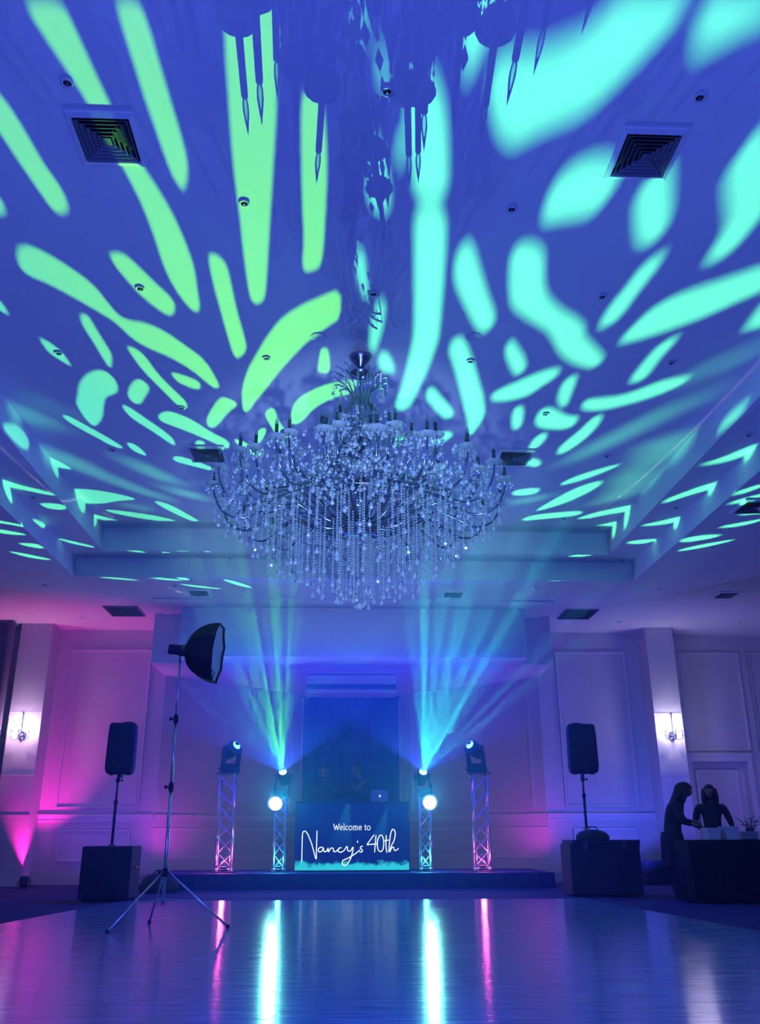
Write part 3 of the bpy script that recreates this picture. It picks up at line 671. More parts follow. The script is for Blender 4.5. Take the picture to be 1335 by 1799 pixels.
for side, px, py, lab in ((-1, 484, 1412, 'glaring white-cyan wash light on the left inner truss'), (1, 755, 1410, 'glaring white-cyan wash light on the right inner truss')):
    c = on_y(px, py, TY-.42); root = thing('wash_light', lab, 'stage light', c, group='wash lights')
    ax = Vector((-.2*side, -1, .12)).normalized()
    e1 = ax.orthogonal().normalized(); e2 = ax.cross(e1)
    if True:
        b = MB(); b.cyl(-ax*.16, -ax*.0, .09, .14, 20); b.cyl(-ax*.2, -ax*.16, .04, .07, 16); b.build('housing', M['black'], root, smooth=False)
        for k in range(6):
            f = MB(); f.cyl(-ax*(.05+k*.02), -ax*(.056+k*.02), .135, n=20); f.build('cooling_fin', M['dmetal'], root)
        r = MB(); r.tube([(e1*math.cos(a*PI/12)+e2*math.sin(a*PI/12))*.143 for a in range(0, 25)], .008, closed=False); r.build('bezel', M['dmetal'], root)
        e = MB(); e.add([ax*.012]+[ax*.004+(e1*math.cos(2*PI*k/24)+e2*math.sin(2*PI*k/24))*.115 for k in range(24)], [(0, 1+k, 1+(k+1) % 24) for k in range(24)]); e.build('lens', lensW, root)
        y = MB(); y.tube([Vector((-.12, .05, 0)), Vector((-.13, .12, -.02)), Vector((0, .2, -.03)), Vector((.13, .12, -.02)), Vector((.12, .05, 0))], .012); y.build('bracket', M['black'], root)
        cl = MB(); cl.box(-.03, .03, .17, .34, -.07, .03); cl.build('clamp', M['dmetal'], root)
    light('wash_lamp', 'SPOT', c+ax*.05, 230, (.04, .85, .80), c+ax, .07, .95, 1)

# ---- DJ booth with LED screen front
bx, bX, bz0, bz1 = on_y(518, 1470, TY).x, on_y(719, 1470, TY).x, SZ, on_y(618, 1408, TY).z
booth = thing('dj_booth', 'booth with a glowing welcome screen front on the stage', 'dj booth', ((bx+bX)/2, TY, SZ))
hwid = (bX-bx)/2
b = MB(); b.box(-hwid, hwid, .02, .62, 0.002, bz1-SZ-.03); b.build('body', M['black'], booth)
t = MB(); t.box(-hwid-.01, hwid+.01, -.01, .66, bz1-SZ-.03, bz1-SZ); t.build('worktop', M['black'], booth, bevel=.006)
def screen_mat():
    m = bpy.data.materials.new('led_screen_picture'); m.use_nodes = True; nt = m.node_tree; nt.nodes.clear(); L = nt.links
    N = nt.nodes.new; o = N('ShaderNodeOutputMaterial'); e = N('ShaderNodeEmission'); L.new(e.outputs[0], o.inputs[0])
    tc = N('ShaderNodeTexCoord'); s = N('ShaderNodeSeparateXYZ'); L.new(tc.outputs['Object'], s.inputs[0])
    def math_(op, a, b=None, c=None):
        n = N('ShaderNodeMath'); n.operation = op
        for i, v in enumerate((a, b, c)):
            if v is None: continue
            if isinstance(v, (int, float)): n.inputs[i].default_value = v
            else: L.new(v, n.inputs[i])
        return n.outputs[0]
    X, Z = s.outputs['X'], s.outputs['Z']
    mp = N('ShaderNodeMapping'); mp.inputs['Scale'].default_value = (1, 1, 1.5); L.new(tc.outputs['Object'], mp.inputs[0])
    nz = N('ShaderNodeTexNoise'); nz.inputs['Scale'].default_value = 6; nz.inputs['Detail'].default_value = 6; nz.inputs['Roughness'].default_value = .65; L.new(mp.outputs[0], nz.inputs[0])
    hgt = math_('MULTIPLY', nz.outputs[0], .34)
    fog = N('ShaderNodeMapRange'); fog.interpolation_type = 'SMOOTHSTEP'; L.new(math_('SUBTRACT', hgt, Z), fog.inputs[0]); fog.inputs[1].default_value = -.03; fog.inputs[2].default_value = .07
    # two soft stage beams in the picture
    def beam(x0, sl, w):
        d = math_('ABSOLUTE', math_('SUBTRACT', X, math_('MULTIPLY_ADD', math_('SUBTRACT', 1.0, Z), sl, x0)))
        wd = math_('MULTIPLY_ADD', math_('SUBTRACT', 1.0, Z), .25, w)
        r = N('ShaderNodeMapRange'); r.interpolation_type = 'SMOOTHSTEP'; L.new(math_('SUBTRACT', wd, d), r.inputs[0]); r.inputs[1].default_value = -.04; r.inputs[2].default_value = .04
        f = N('ShaderNodeMapRange'); L.new(Z, f.inputs[0]); f.inputs[1].default_value = .35; f.inputs[2].default_value = 1.0
        return math_('MULTIPLY', r.outputs[0], f.outputs[0])
    bm = math_('ADD', beam(-.12, -.18, .07), beam(.62, -.32, .03)); bm = math_('MULTIPLY', bm, .16)
    c1 = N('ShaderNodeMix'); c1.data_type = 'RGBA'; c1.inputs[6].default_value = (.002, .002, .17, 1); c1.inputs[7].default_value = (.03, .45, .8, 1); L.new(bm, c1.inputs[0])
    c2 = N('ShaderNodeMix'); c2.data_type = 'RGBA'; L.new(c1.outputs[2], c2.inputs[6]); c2.inputs[7].default_value = (.03, .62, .80, 1); L.new(fog.outputs[0], c2.inputs[0])
    L.new(c2.outputs[2], e.inputs[0]); e.inputs[1].default_value = 1.0; return m
sc = MB(); sc.box(-hwid+.012, hwid-.012, -.012, .018, .035, bz1-SZ-.04); screen = sc.build('led_screen', screen_mat(), booth)
fr = MB()
for a in ((-hwid, -hwid+.012, 0, bz1-SZ-.03), (hwid-.012, hwid, 0, bz1-SZ-.03), (-hwid+.012, hwid-.012, 0, .02)): fr.box(a[0], a[1], -.018, .02, a[2], a[3])
fr.build('screen_bezel', M['black'], booth)
def px2s(x, y):     # picture px -> booth local x,z
    p = on_y(x, y, TY-.015); return (p.x-(bx+bX)/2, p.z-SZ)
def smooth_line(q, k=6):
    out = []
    for i in range(len(q)-1):
        p0, p1, p2, p3 = q[max(i-1, 0)], q[i], q[i+1], q[min(i+2, len(q)-1)]
        for j in range(k):
            t = j/k; out.append(tuple(.5*((2*p1[c])+(-p0[c]+p2[c])*t+(2*p0[c]-5*p1[c]+4*p2[c]-p3[c])*t*t+(-p0[c]+3*p1[c]-3*p2[c]+p3[c])*t**3) for c in (0, 1)))
    return out+[q[-1]]
def stroke(mb, q, r):
    P = [px2s(*p) for p in q]; mb.tube([(x, -.0155, z) for x, z in P], r, 5)
c3 = lambda s: [(370+a/5.34, 1280+b/5.34) for a, b in s]; c4 = lambda s: [(620+a/5.135, 1280+b/5.135) for a, b in s]
script = [c3([(855, 1248), (858, 1100), (862, 990), (874, 965), (892, 966), (915, 1000), (950, 1090), (988, 1222), (992, 1150), (998, 958)]),
          c3([(1062, 1125), (1035, 1113), (1012, 1130), (1012, 1152), (1035, 1155), (1060, 1128), (1060, 1150), (1085, 1152), (1102, 1122), (1104, 1156), (1130, 1122), (1150, 1125), (1155, 1152), (1180, 1150), (1205, 1122), (1228, 1118), (1205, 1122), (1196, 1148), (1215, 1160), (1250, 1145), (1278, 1105), (1286, 1142), (1310, 1148), (1336, 1112), (1328, 1170), (1305, 1235), (1268, 1282), (1238, 1272), (1240, 1238), (1290, 1215), (1350, 1178), (1400, 1140)]),
          c4([(40, 1012), (42, 1030)]), c4([(88, 1062), (72, 1065), (66, 1080), (84, 1095), (80, 1112), (60, 1113)]),
          c4([(190, 958), (130, 1042), (150, 1044), (218, 1040)]), c4([(208, 962), (195, 1116)]),
          c4([(243, 962), (222, 1010), (223, 1080), (245, 1110), (270, 1090), (278, 1020), (265, 968), (243, 962)]),
          c4([(300, 962), (298, 1060), (306, 1118)]), c4([(284, 1012), (322, 1005)]),
          c4([(324, 1115), (328, 1040), (340, 950), (355, 912), (372, 915), (382, 950), (370, 1010), (345, 1060), (333, 1112), (348, 1078), (366, 1070), (374, 1098), (390, 1098), (412, 1080)])]
tx = MB()
for s_ in script: stroke(tx, smooth_line(s_), .0085)
tx.build('script_lettering', emitter('lettering_white', (.75, .95, 1), 1.4), screen)
# "Welcome to" in a small serif face: strokes given on a unit grid, width per letter
G = {'W': (1.5, [[(0, 1.45), (.4, 0), (.75, 1.2), (1.1, 0), (1.5, 1.45)], [(-.12, 1.45), (.18, 1.45)], [(1.34, 1.45), (1.62, 1.45)]]),
     'e': (.8, [[(.05, .55), (.75, .55), (.65, .9), (.35, 1), (.08, .75), (.05, .35), (.3, .02), (.75, .18)]]),
     'l': (.35, [[(.18, 1.6), (.18, 0)], [(0, 0), (.36, 0)], [(.02, 1.55), (.18, 1.6)]]),
     'c': (.75, [[(.7, .8), (.4, 1), (.1, .75), (.07, .35), (.3, .02), (.7, .18)]]),
     'o': (.9, [[(.45, 1), (.12, .8), (.05, .45), (.2, .08), (.5, 0), (.8, .2), (.88, .55), (.72, .92), (.45, 1)]]),
     'm': (1.45, [[(.2, .95), (.2, 0)], [(.2, .7), (.45, 1), (.7, .85), (.72, 0)], [(.72, .7), (1, 1), (1.22, .85), (1.25, 0)], [(.05, 0), (.35, 0)], [(.58, 0), (.86, 0)], [(1.1, 0), (1.4, 0)], [(.05, .92), (.2, .95)]]),
     't': (.55, [[(.25, 1.3), (.22, .15), (.35, 0), (.52, .1)], [(.02, .95), (.5, .95)]])}
wt = MB(); cxp = 586.0; base_y = 1458.0; U = 7.0
for ch in 'Welcome to':
    if ch == ' ': cxp += 3.6; continue
    wd, sts = G[ch]
    for s_ in sts:
        if ch == 'W':
            for i in range(len(s_)-1): stroke(wt, [(cxp+s_[j][0]*U*.93, base_y-s_[j][1]*U) for j in (i, i+1)], .0075)
            continue
        stroke(wt, smooth_line([(cxp+a*U*.93, base_y-b_*U) for a, b_ in s_], 4) if len(s_) > 3 and ch not in 'W' else [(cxp+a*U*.93, base_y-b_*U) for a, b_ in s_], .0062)
    cxp += (wd+.17)*U*.93
wt.build('serif_lettering', emitter('lettering_white_small', (.75, .95, 1), 1.1), screen)
# laptop, mixer on the worktop
p = on_y(667, 1404, TY+.25)
lap = thing('laptop', 'open laptop with a lit emblem on the booth worktop', 'laptop', (p.x, TY+.25, bz1))
b = MB(); b.box(-.165, .165, .0, .23, 0, .016); b.build('keyboard_base', M['metal'], lap)
b = MB(); R_ = Matrix.Rotation(math.radians(-18), 3, 'X'); b.box(-.165, .165, -.006, .004, .01, .235, rot=R_, c=(0, 0, .01)); b.build('lid', pbr('laptop_lid', (.16, .17, .24), .35, metal=.3), lap, bevel=.003)
b = MB(); b.ball((0, -.045, .105), .014, 10, (1, .25, 1.1)); b.ball((.004, -.048, .128), .006, 8, (.6, .3, 1.2)); b.build('emblem', emitter('laptop_emblem', (.7, .95, 1), 2.5), lap)
mx = thing('dj_controller', 'low dj controller on the booth worktop in front of the two djs', 'controller', (.0, TY+.36, bz1))
b = MB(); b.box(-.3, .3, -.14, .14, 0, .05); b.build('body', M['black'], mx, bevel=.006)
for sx in (-.19, .19):
    b = MB(); b.lathe([(.09, .05), (.09, .062), (.03, .064)], 20, (sx, 0, 0)); b.build('jog_wheel', M['dmetal'], mx)
for i in range(6):
    b = MB(); b.cyl((-.06+.024*i, .06, .05), (-.06+.024*i, .06, .07), .007, n=8); b.build('knob', M['dmetal'], mx)

# air conditioner under the bay soffit
a0, a1 = on_y(538, 1184, 18.55), on_y(697, 1184, 18.55)
ac = thing('air_conditioner', 'wide white air conditioner under the bulkhead above the stage', 'air conditioner', ((a0.x+a1.x)/2, 18.55, 3.66))
hw = (a1.x-a0.x)/2
b = MB(); b.box(-hw, hw, 0, .55, 0, .385); b.build('casing', M['white'], ac, bevel=.02)
b = MB(); b.box(-hw+.02, hw-.02, -.012, .0, .09, .19); b.build('air_outlet', M['vdark'], ac)
for k in range(3):
    b = MB(); b.box(-hw+.03, hw-.03, -.02, .0, .10+.03*k, .106+.03*k); b.build('vane', M['dmetal'], ac)
b = MB(); b.box(-hw+.01, hw-.01, -.010, .0, .2, .22); b.build('trim_strip', M['moulding'], ac)
for sx in (-hw+.05, hw-.05):
    b = MB(); b.box(sx-.02, sx+.02, .2, .3, .36, .42); b.build('mounting_bracket', M['dmetal'], ac)
# cable cover on bay wall (pale framed box at right of booth)
# dark sheet added to stand for the unlit centre of the bay
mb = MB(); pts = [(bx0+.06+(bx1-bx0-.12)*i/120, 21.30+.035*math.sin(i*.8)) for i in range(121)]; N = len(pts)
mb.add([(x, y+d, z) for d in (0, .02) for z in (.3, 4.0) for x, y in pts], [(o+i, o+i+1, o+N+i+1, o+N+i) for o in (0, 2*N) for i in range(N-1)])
tag(mb.build('bay_shade_sheet', M['stage'], smooth=True), 'added dark sheet standing for the unlit centre of the bay behind the two djs', 'curtain')
mb = MB(); mb.cyl((bx0, 21.31, 4.0), (bx1, 21.31, 4.0), .02); mb.build('shade_sheet_rail', M['dmetal'], bpy.data.objects['bay_shade_sheet'])  # rail that goes with the added shade sheet

# ================================================================== CHANDELIER
CC = Vector((.165, 8.5, 0))
ch = thing('chandelier', 'huge tiered crystal chandelier with candle bulbs hanging from the ceiling', 'chandelier', (CC.x, CC.y, ZT))
def Z(z): return z-ZT
def bez(pts, k=7):
    out = []
    for i in range(len(pts)-1):
        p0, p1, p2, p3 = pts[max(i-1, 0)], pts[i], pts[i+1], pts[min(i+2, len(pts)-1)]
        for j in range(k):
            t = j/k; out.append(tuple(.5*((2*p1[c])+(-p0[c]+p2[c])*t+(2*p0[c]-5*p1[c]+4*p2[c]-p3[c])*t*t+(-p0[c]+3*p1[c]-3*p2[c]+p3[c])*t**3) for c in range(len(p1))))
    return out+[pts[-1]]
# canopy, hook, chain
b = MB(); b.lathe([(.001, -.16), (.03, -.155), (.045, -.12), (.10, -.05), (.125, -.02), (.13, 0)], 24); b.build('canopy', M['arm'], ch, smooth=True)
b = MB()
for k in range(3): b.tube([(.018*math.cos(a*PI/6)*(1 if k % 2 else 0), .018*math.cos(a*PI/6)*(0 if k % 2 else 1), -.17-.03*k+.022*math.sin(a*PI/6)) for a in range(12)], .004, 5, True)
b.build('chain', M['arm'], ch)
# stem of turned glass and metal
b = MB(); b.lathe([(.012, Z(5.56)), (.02, Z(5.5)), (.012, Z(5.42)), (.03, Z(5.3)), (.05, Z(5.2)), (.028, Z(5.1)), (.014, Z(5.0)), (.014, Z(4.9)), (.055, Z(4.86)), (.03, Z(4.8)), (.016, Z(4.7)), (.016, Z(4.4)), (.03, Z(4.35)), (.045, Z(4.25)), (.02, Z(4.1)), (.02, Z(3.95)), (.16, Z(3.86)), (.19, Z(3.80)), (.16, Z(3.76)), (.02, Z(3.72))], 18); b.build('stem', M['arm'], ch, smooth=True)
b = MB(); b.lathe([(.02, Z(5.62)), (.12, Z(5.60)), (.13, Z(5.58)), (.03, Z(5.55))], 20); b.build('crown_plate', M['arm'], ch, smooth=True)
def ringo(name, r, z, t): 
    b = MB(); b.tube([(r*math.cos(a*PI/36), r*math.sin(a*PI/36), Z(z)) for a in range(72)], t, 6, True); return b.build(name, M['arm'], ch, smooth=True)
ringo('support_ring', .50, 4.32, .006); ringo('support_ring', 1.0, 3.90, .008); ringo('support_ring', .22, 4.86, .008)
dropmesh = MB().drop((0, 0, 0), .016, .055)
def arm_proto(path, zc, rc, sleeve_h=.13, drops=8, rad=.0125, lower=()):
    """curved arm in the xz plane with bobeche, sleeve, bulb and crystal drops"""
    a = MB(); P = bez([(r, 0, Z(z)) for r, z in path]); a.tube(P, [rad*(1.25-.5*i/len(P)) for i in range(len(P))], 7)
    A = a.build('arm', M['arm'], ch, smooth=True)
    b = MB(); b.lathe([(.012, Z(zc)), (.06, Z(zc)+.01), (.088, Z(zc)+.03), (.083, Z(zc)+.033), (.03, Z(zc)+.022), (.012, Z(zc)+.02)], 14, (rc, 0, 0)); b.build('bobeche', M['crystal'], A)
    b = MB(); b.cyl((rc, 0, Z(zc)+.02), (rc, 0, Z(zc)+.02+sleeve_h), .0165, n=10); b.build('candle_sleeve', M['sleeve'], A)
    b = MB(); z0 = Z(zc)+.02+sleeve_h; b.lathe([(.008, z0), (.014, z0+.012), (.0155, z0+.028), (.009, z0+.05), (.001, z0+.075)], 8, (rc, 0, 0)); b.build('bulb', M['bulb'], A, smooth=True)
    d = MB()
    for k in range(drops):
        t = 2*PI*k/drops; x, y = rc+.072*math.cos(t), .072*math.sin(t)
        d.oct((x, y, Z(zc)+.018), .008); d.oct((x, y, Z(zc)), .008); d.drop((x, y, Z(zc)-.008), .017, .06)
    for (r, z, nb) in lower:
        for j in range(nb): d.oct((r, 0, Z(z)-.015-.022*j), .0085)
        d.drop((r, 0, Z(z)-.01-.022*nb), .016, .06)
    tag(d.build('crystal_drops', M['crystal'], A), kind='stuff')
    return A
def spin(A, n, off=0, jit=0):
    for k in range(n):
        o = A if k == 0 else dup(A, ch)
        o.rotation_euler = (0, 0, off+2*PI*k/n+random.uniform(-jit, jit))
# outer tier: long S arms from the bottom dish; two interleaved reaches
spin(arm_proto([(.15, 3.82), (.35, 3.80), (.60, 3.93), (.80, 4.02), (1.0, 3.95), (1.2, 3.87), (1.38, 3.93), (1.47, 4.08), (1.49, 4.20)], 4.20, 1.49, lower=((1.2, 3.85, 4), (.8, 4.0, 5), (1.42, 3.97, 2))), 20, .08)
spin(arm_proto([(.15, 3.84), (.35, 3.88), (.58, 4.05), (.75, 4.12), (.90, 4.05), (1.05, 4.03), (1.17, 4.12), (1.22, 4.26), (1.23, 4.36)], 4.36, 1.23, lower=((1.0, 4.02, 4), (.7, 4.1, 4))), 16, .2)
# middle tier
spin(arm_proto([(.04, 4.33), (.2, 4.22), (.42, 4.24), (.62, 4.20), (.76, 4.26), (.83, 4.40), (.84, 4.52)], 4.52, .84, lower=((.5, 4.22, 4), (.7, 4.2, 3))), 12, .1)
spin(arm_proto([(.04, 4.72), (.14, 4.62), (.28, 4.60), (.38, 4.68), (.42, 4.82), (.42, 4.88)], 4.86, .42, lower=((.25, 4.58, 3),)), 8, .25)
# crown: fronds that narrow to a waist and spread out again
a = MB(); a.tube(bez([(.10, 0, Z(4.93)), (.20, 0, Z(5.02)), (.17, 0, Z(5.13)), (.10, 0, Z(5.25)), (.12, 0, Z(5.38)), (.22, 0, Z(5.48)), (.30, 0, Z(5.50))]), .008, 6); F = a.build('crown_frond', M['arm'], ch, smooth=True)
d = MB()
for r, z, nb in ((.30, 5.49, 6), (.22, 5.47, 3), (.19, 5.05, 3)):
    for j in range(nb): d.oct((r, 0, Z(z)-.012-.02*j), .008)
    d.drop((r, 0, Z(z)-.008-.02*nb), .014, .055)
for t in range(6): d.oct((.11+.03*t, 0, Z(5.42+.012*t)), .008)
tag(d.build('crystal_drops', M['crystal'], F), kind='stuff'); spin(F, 14, .1)
a = MB(); a.tube(bez([(.30, 0, Z(4.34)), (.26, 0, Z(4.55)), (.20, 0, Z(4.75)), (.22, 0, Z(4.90))]), .007, 6); spin(a.build('stay', M['arm'], ch, smooth=True), 8, .3)
a = MB(); a.tube(bez([(.50, 0, Z(4.32)), (.44, 0, Z(4.15)), (.30, 0, Z(3.95)), (.16, 0, Z(3.84))]), .007, 6); spin(a.build('stay', M['arm'], ch, smooth=True), 10, .15)
# bead strands: the basket below and the swags above
def strand_mesh(L, r=.0125, sp=.027, drop=.08):
    m = MB(); n = max(2, int((L-drop)/sp))
    for j in range(n): m.oct((0, 0, -.01-j*sp), r, r*1.05)
    m.drop((0, 0, -.01-n*sp), .023, drop); return m.mesh('bead_strand', M['crystal'])
rings = [(.09, 3.78, 7), (.26, 3.80, 15), (.43, 3.82, 22), (.60, 3.86, 28), (.78, 3.93, 33), (.95, 3.92, 37), (1.12, 3.88, 40), (1.28, 3.90, 40), (1.42, 3.98, 38)]
cnt = 0
for ri, (r, zt, n) in enumerate(rings):
    zb = 3.03+.46*r*r
    ms = [strand_mesh(max(.14, zt-zb+dz)) for dz in (-.05, 0, .04)]
    for k in range(n):
        t = 2*PI*(k+random.uniform(-.3, .3))/n+ri
        o = bpy.data.objects.new('bead_strand', ms[k % 3]); COL.objects.link(o); o.parent = ch; q = r+random.uniform(-.05, .05)
        o.location = (q*math.cos(t), q*math.sin(t), Z(zt)+random.uniform(-.03, .02)); o.rotation_euler = (0, 0, random.uniform(0, 1.5)); cnt += 1
for r, zt, n, L in ((.5, 4.31, 20, .30),):
    ms = strand_mesh(L)
    for k in range(n):
        t = 2*PI*k/n; o = bpy.data.objects.new('bead_strand', ms); COL.objects.link(o); o.parent = ch; o.location = (r*math.cos(t), r*math.sin(t), Z(zt))
b = MB()        # loose prisms and rosettes too many to count
for k in range(2600):
    t = random.uniform(0, 2*PI); z = random.choice((0, 1, 1, 1, 2))
    if z == 0: r = random.uniform(.08, .45); zz = random.uniform(4.5, 5.05)
    elif z == 1: r = math.sqrt(random.uniform(.05, 2.2)); zz = random.uniform(3.85, 4.3)+.12*math.exp(-r*r)
    else: r = math.sqrt(random.uniform(.02, .8)); zz = random.uniform(4.0, 4.55)
    x, y = r*math.cos(t), r*math.sin(t)
    if random.random() < .5: b.drop((x, y, Z(zz)), .019, .06)
    else:
        b.oct((x, y, Z(zz)), .02, .02); b.oct((x, y, Z(zz)-.035), .010)
tag(b.build('crystal_prisms', M['crystal'], ch), kind='stuff')
b = MB(); b.ball((0, 0, Z(2.99)), .035, 12); b.build('finial_ball', M['crystal'], ch)

# ================================================================== PA SPEAKERS, SUBS
def pa_speaker(label, c, w, h, rz):
    root = thing('pa_speaker', label, 'speaker', c, rz, 'pa speakers on poles'); d = .34
    sec = [(-w/2, -d/2), (w/2, -d/2), (w*.36, d/2), (-w*.36, d/2)]
    prof = []
    b = MB(); lv = [(0.0, .88), (.05, .97), (.12, 1), (h*.8, .98), (h-.03, .94), (h, .86)]
    vs = [Vector((x*k, y*(k if abs(y) else 1), z)) for z, k in lv for x, y in sec]
    fs = [(i*4+j, i*4+(j+1) % 4, (i+1)*4+(j+1) % 4, (i+1)*4+j) for i in range(len(lv)-1) for j in range(4)]+[(3, 2, 1, 0), tuple(range(len(vs)-4, len(vs)))]
    b.add(vs, fs); b.build('cabinet', M['black'], root, bevel=.025)
    g = MB(); g.box(-w*.42, w*.42, -d/2-.012, -d/2+.02, h*.09, h*.93); g.build('grille', M['grille'], root, bevel=.015)
    e = MB(); e.box(-.03, .03, -d/2-.016, -d/2-.01, h*.12, h*.15); e.build('badge', M['dmetal'], root)
    for sx in (-1, 1):
        f = MB(); f.box(sx*w*.3-.03, sx*w*.3+.03, -.1, -.04, -.018, .01); f.build('rubber_foot', M['black'], root)
    s = MB(); s.cyl((0, 0, -.06), (0, 0, .0), .03, n=14); s.build('pole_socket', M['dmetal'], root)
    hnd = MB(); hnd.tube([(-.07, d*.28, h), (-.07, d*.28, h+.03), (.07, d*.28, h+.03), (.07, d*.28, h)], .01); hnd.build('handle', M['black'], root)
    return root
def pole(label, x, y, z0, z1, group='speaker poles'):
    root = thing('speaker_pole', label, 'pole', (x, y, z0), 0, group); h = z1-z0
    a = MB(); a.cyl((0, 0, 0), (0, 0, h*.62), .021, n=14); a.build('outer_tube', M['black'], root, smooth=True)
    a = MB(); a.cyl((0, 0, h*.6), (0, 0, h), .016, n=14); a.build('inner_tube', M['dmetal'], root, smooth=True)
    a = MB(); a.cyl((0, 0, h*.6-.03), (0, 0, h*.6+.03), .03, n=14); a.cyl((0, 0, h-.12), (0, 0, h-.06), .03, n=14); a.build('collar', M['black'], root)
    a = MB(); a.cyl((.02, 0, h-.09), (.065, 0, h-.09), .008, n=8); a.cyl((.06, 0, h-.09), (.075, 0, h-.09), .02, n=10); a.build('knob', M['black'], root)
    a = MB(); a.cyl((0, 0, 0), (0, 0, .02), .05, n=16); a.build('flange', M['dmetal'], root)
YS = 13.95
def sub(label, x0, x1, y0, y1, z1):
    root = thing('subwoofer', label, 'subwoofer', ((x0+x1)/2, (y0+y1)/2, 0)); w, d = (x1-x0)/2, (y1-y0)/2
    b = MB(); b.box(-w, w, -d, d, .03, z1); b.build('cabinet', M['black'], root, bevel=.012)
    g = MB(); g.box(-w+.03, w-.03, -d-.012, -d+.01, .06, z1-.03); g.build('grille', M['grille'], root)
    for sx in (-1, 1):
        for sy in (-1, 1):
            f = MB(); f.cyl((sx*(w-.06), sy*(d-.06), 0), (sx*(w-.06), sy*(d-.06), .035), .025, n=10); f.build('rubber_foot', M['black'], root)
        h = MB(); h.tube([(sx*w, -.08, z1*.6), (sx*(w+.02), -.08, z1*.6), (sx*(w+.02), .08, z1*.6), (sx*w, .08, z1*.6)], .01); h.build('handle', M['dmetal'], root)
sub('large dark subwoofer on the floor under the left pole speaker', -3.74, -3.02, YS-.05, YS+.6, .74)
pole('pole rising from the left subwoofer to the left speaker', -3.40, YS+.28, .74, 1.77)
pa_speaker('dark pa speaker on the left pole in front of the pink wall', (-3.36, YS+.28, 1.77), .44, .76, -.08)
# right: low case draped with black cloth, round bag on it
tb = thing('equipment_case', 'wide dark equipment case under the right pole speaker', 'case', (4.04, 14.62, 0))
b = MB(); b.box(-.53, .55, -.34, .30, .02, .74); b.build('body', M['black'], tb, bevel=.012)
b = MB(); b.box(-.49, .56, -.36, .32, .74, .80); b.box(-.49, .56, -.36, .32, .70, .735); b.build('lid', M['black'], tb, bevel=.01)
for sx in (-.3, .3):
    b = MB(); b.box(sx-.04, sx+.04, -.385, -.355, .66, .78); b.build('latch', M['dmetal'], tb)
for sx in (-.42, .44):
    for sy in (-.25, .22):
        b = MB(); b.cyl((sx-.02, sy, .025), (sx+.02, sy, .025), .025, n=12); b.build('castor', M['dmetal'], tb)
bag = MB(); vs = []
bag.lathe([(.25, 0), (.26, .03), (.25, .07), (.20, .115), (.11, .145), (.02, .155)], 24)
bo = bag.build('round_bag', M['black2'], smooth=True, loc=(3.96, 14.6, .80)); tag(bo, 'low round dark bag on the equipment case at the pole foot', 'bag')
h = MB(); h.tube([(-.1, 0, .13), (-.06, 0, .19), (.06, 0, .19), (.1, 0, .13)], .01); h.build('handle', M['black'], bo)
pole('pole rising from the round bag to the right speaker', 3.88, 14.62, .957, 1.80)
pa_speaker('dark pa speaker on the right pole in front of the violet wall', (3.88, 14.62, 1.80), .48, .77, .06)
# small things in the dark
def par(label, x, y, z, aim, col, pw):
    r = thing('par_uplight', label, 'stage light', (x, y, z), group='floor uplights')
    ax = Vector(aim).normalized()
    b = MB(); b.cyl(Vector((0, 0, .12))-ax*.09, Vector((0, 0, .12))+ax*.06, .07, .085, 18); b.build('can', M['black'], r)
    b = MB(); b.tube([(-.1, 0, .01), (-.11, 0, .12), (-.09, 0, .13)], .008); b.tube([(.1, 0, .01), (.11, 0, .12), (.09, 0, .13)], .008); b.box(-.11, .11, -.06, .06, 0, .015); b.build('bracket', M['dmetal'], r)
    b = MB(); b.cyl(Vector((0, 0, .12))+ax*.06, Vector((0, 0, .12))+ax*.064, .075, n=18); b.build('lens', emitter('par_lens', col, 3), r)
par('small pink uplight on the floor beside the left column', -5.72, 17.6, 0, (-.12, .5, 1), PINK, 1)
mb = MB(); mb.lathe([(.30, 0), (.33, .05), (.31, .16), (.24, .25), (.12, .29), (.02, .3)], 22)
q = on_z(274, 1535, SZ); bg = mb.build('duffel_bag', M['black2'], smooth=True, loc=(-3.0, 16.1, 0)); tag(bg, 'rounded dark bag on the floor behind the softbox stand', 'bag')
h = MB(); h.tube([(-.12, 0, .26), (-.08, 0, .34), (.08, 0, .34), (.12, 0, .26)], .012); h.build('handle', M['black'], bg)
cs = thing('flight_case', 'small dark case on the floor beside the right wall column', 'case', (6.0, 17.7, 0))
b = MB(); b.box(-.28, .28, -.2, .2, .0, .42); b.build('body', M['black'], cs, bevel=.02)
b = MB(); b.tube([(-.08, -.21, .3), (-.08, -.24, .3), (.08, -.24, .3), (.08, -.21, .3)], .01); b.build('handle', M['dmetal'], cs)

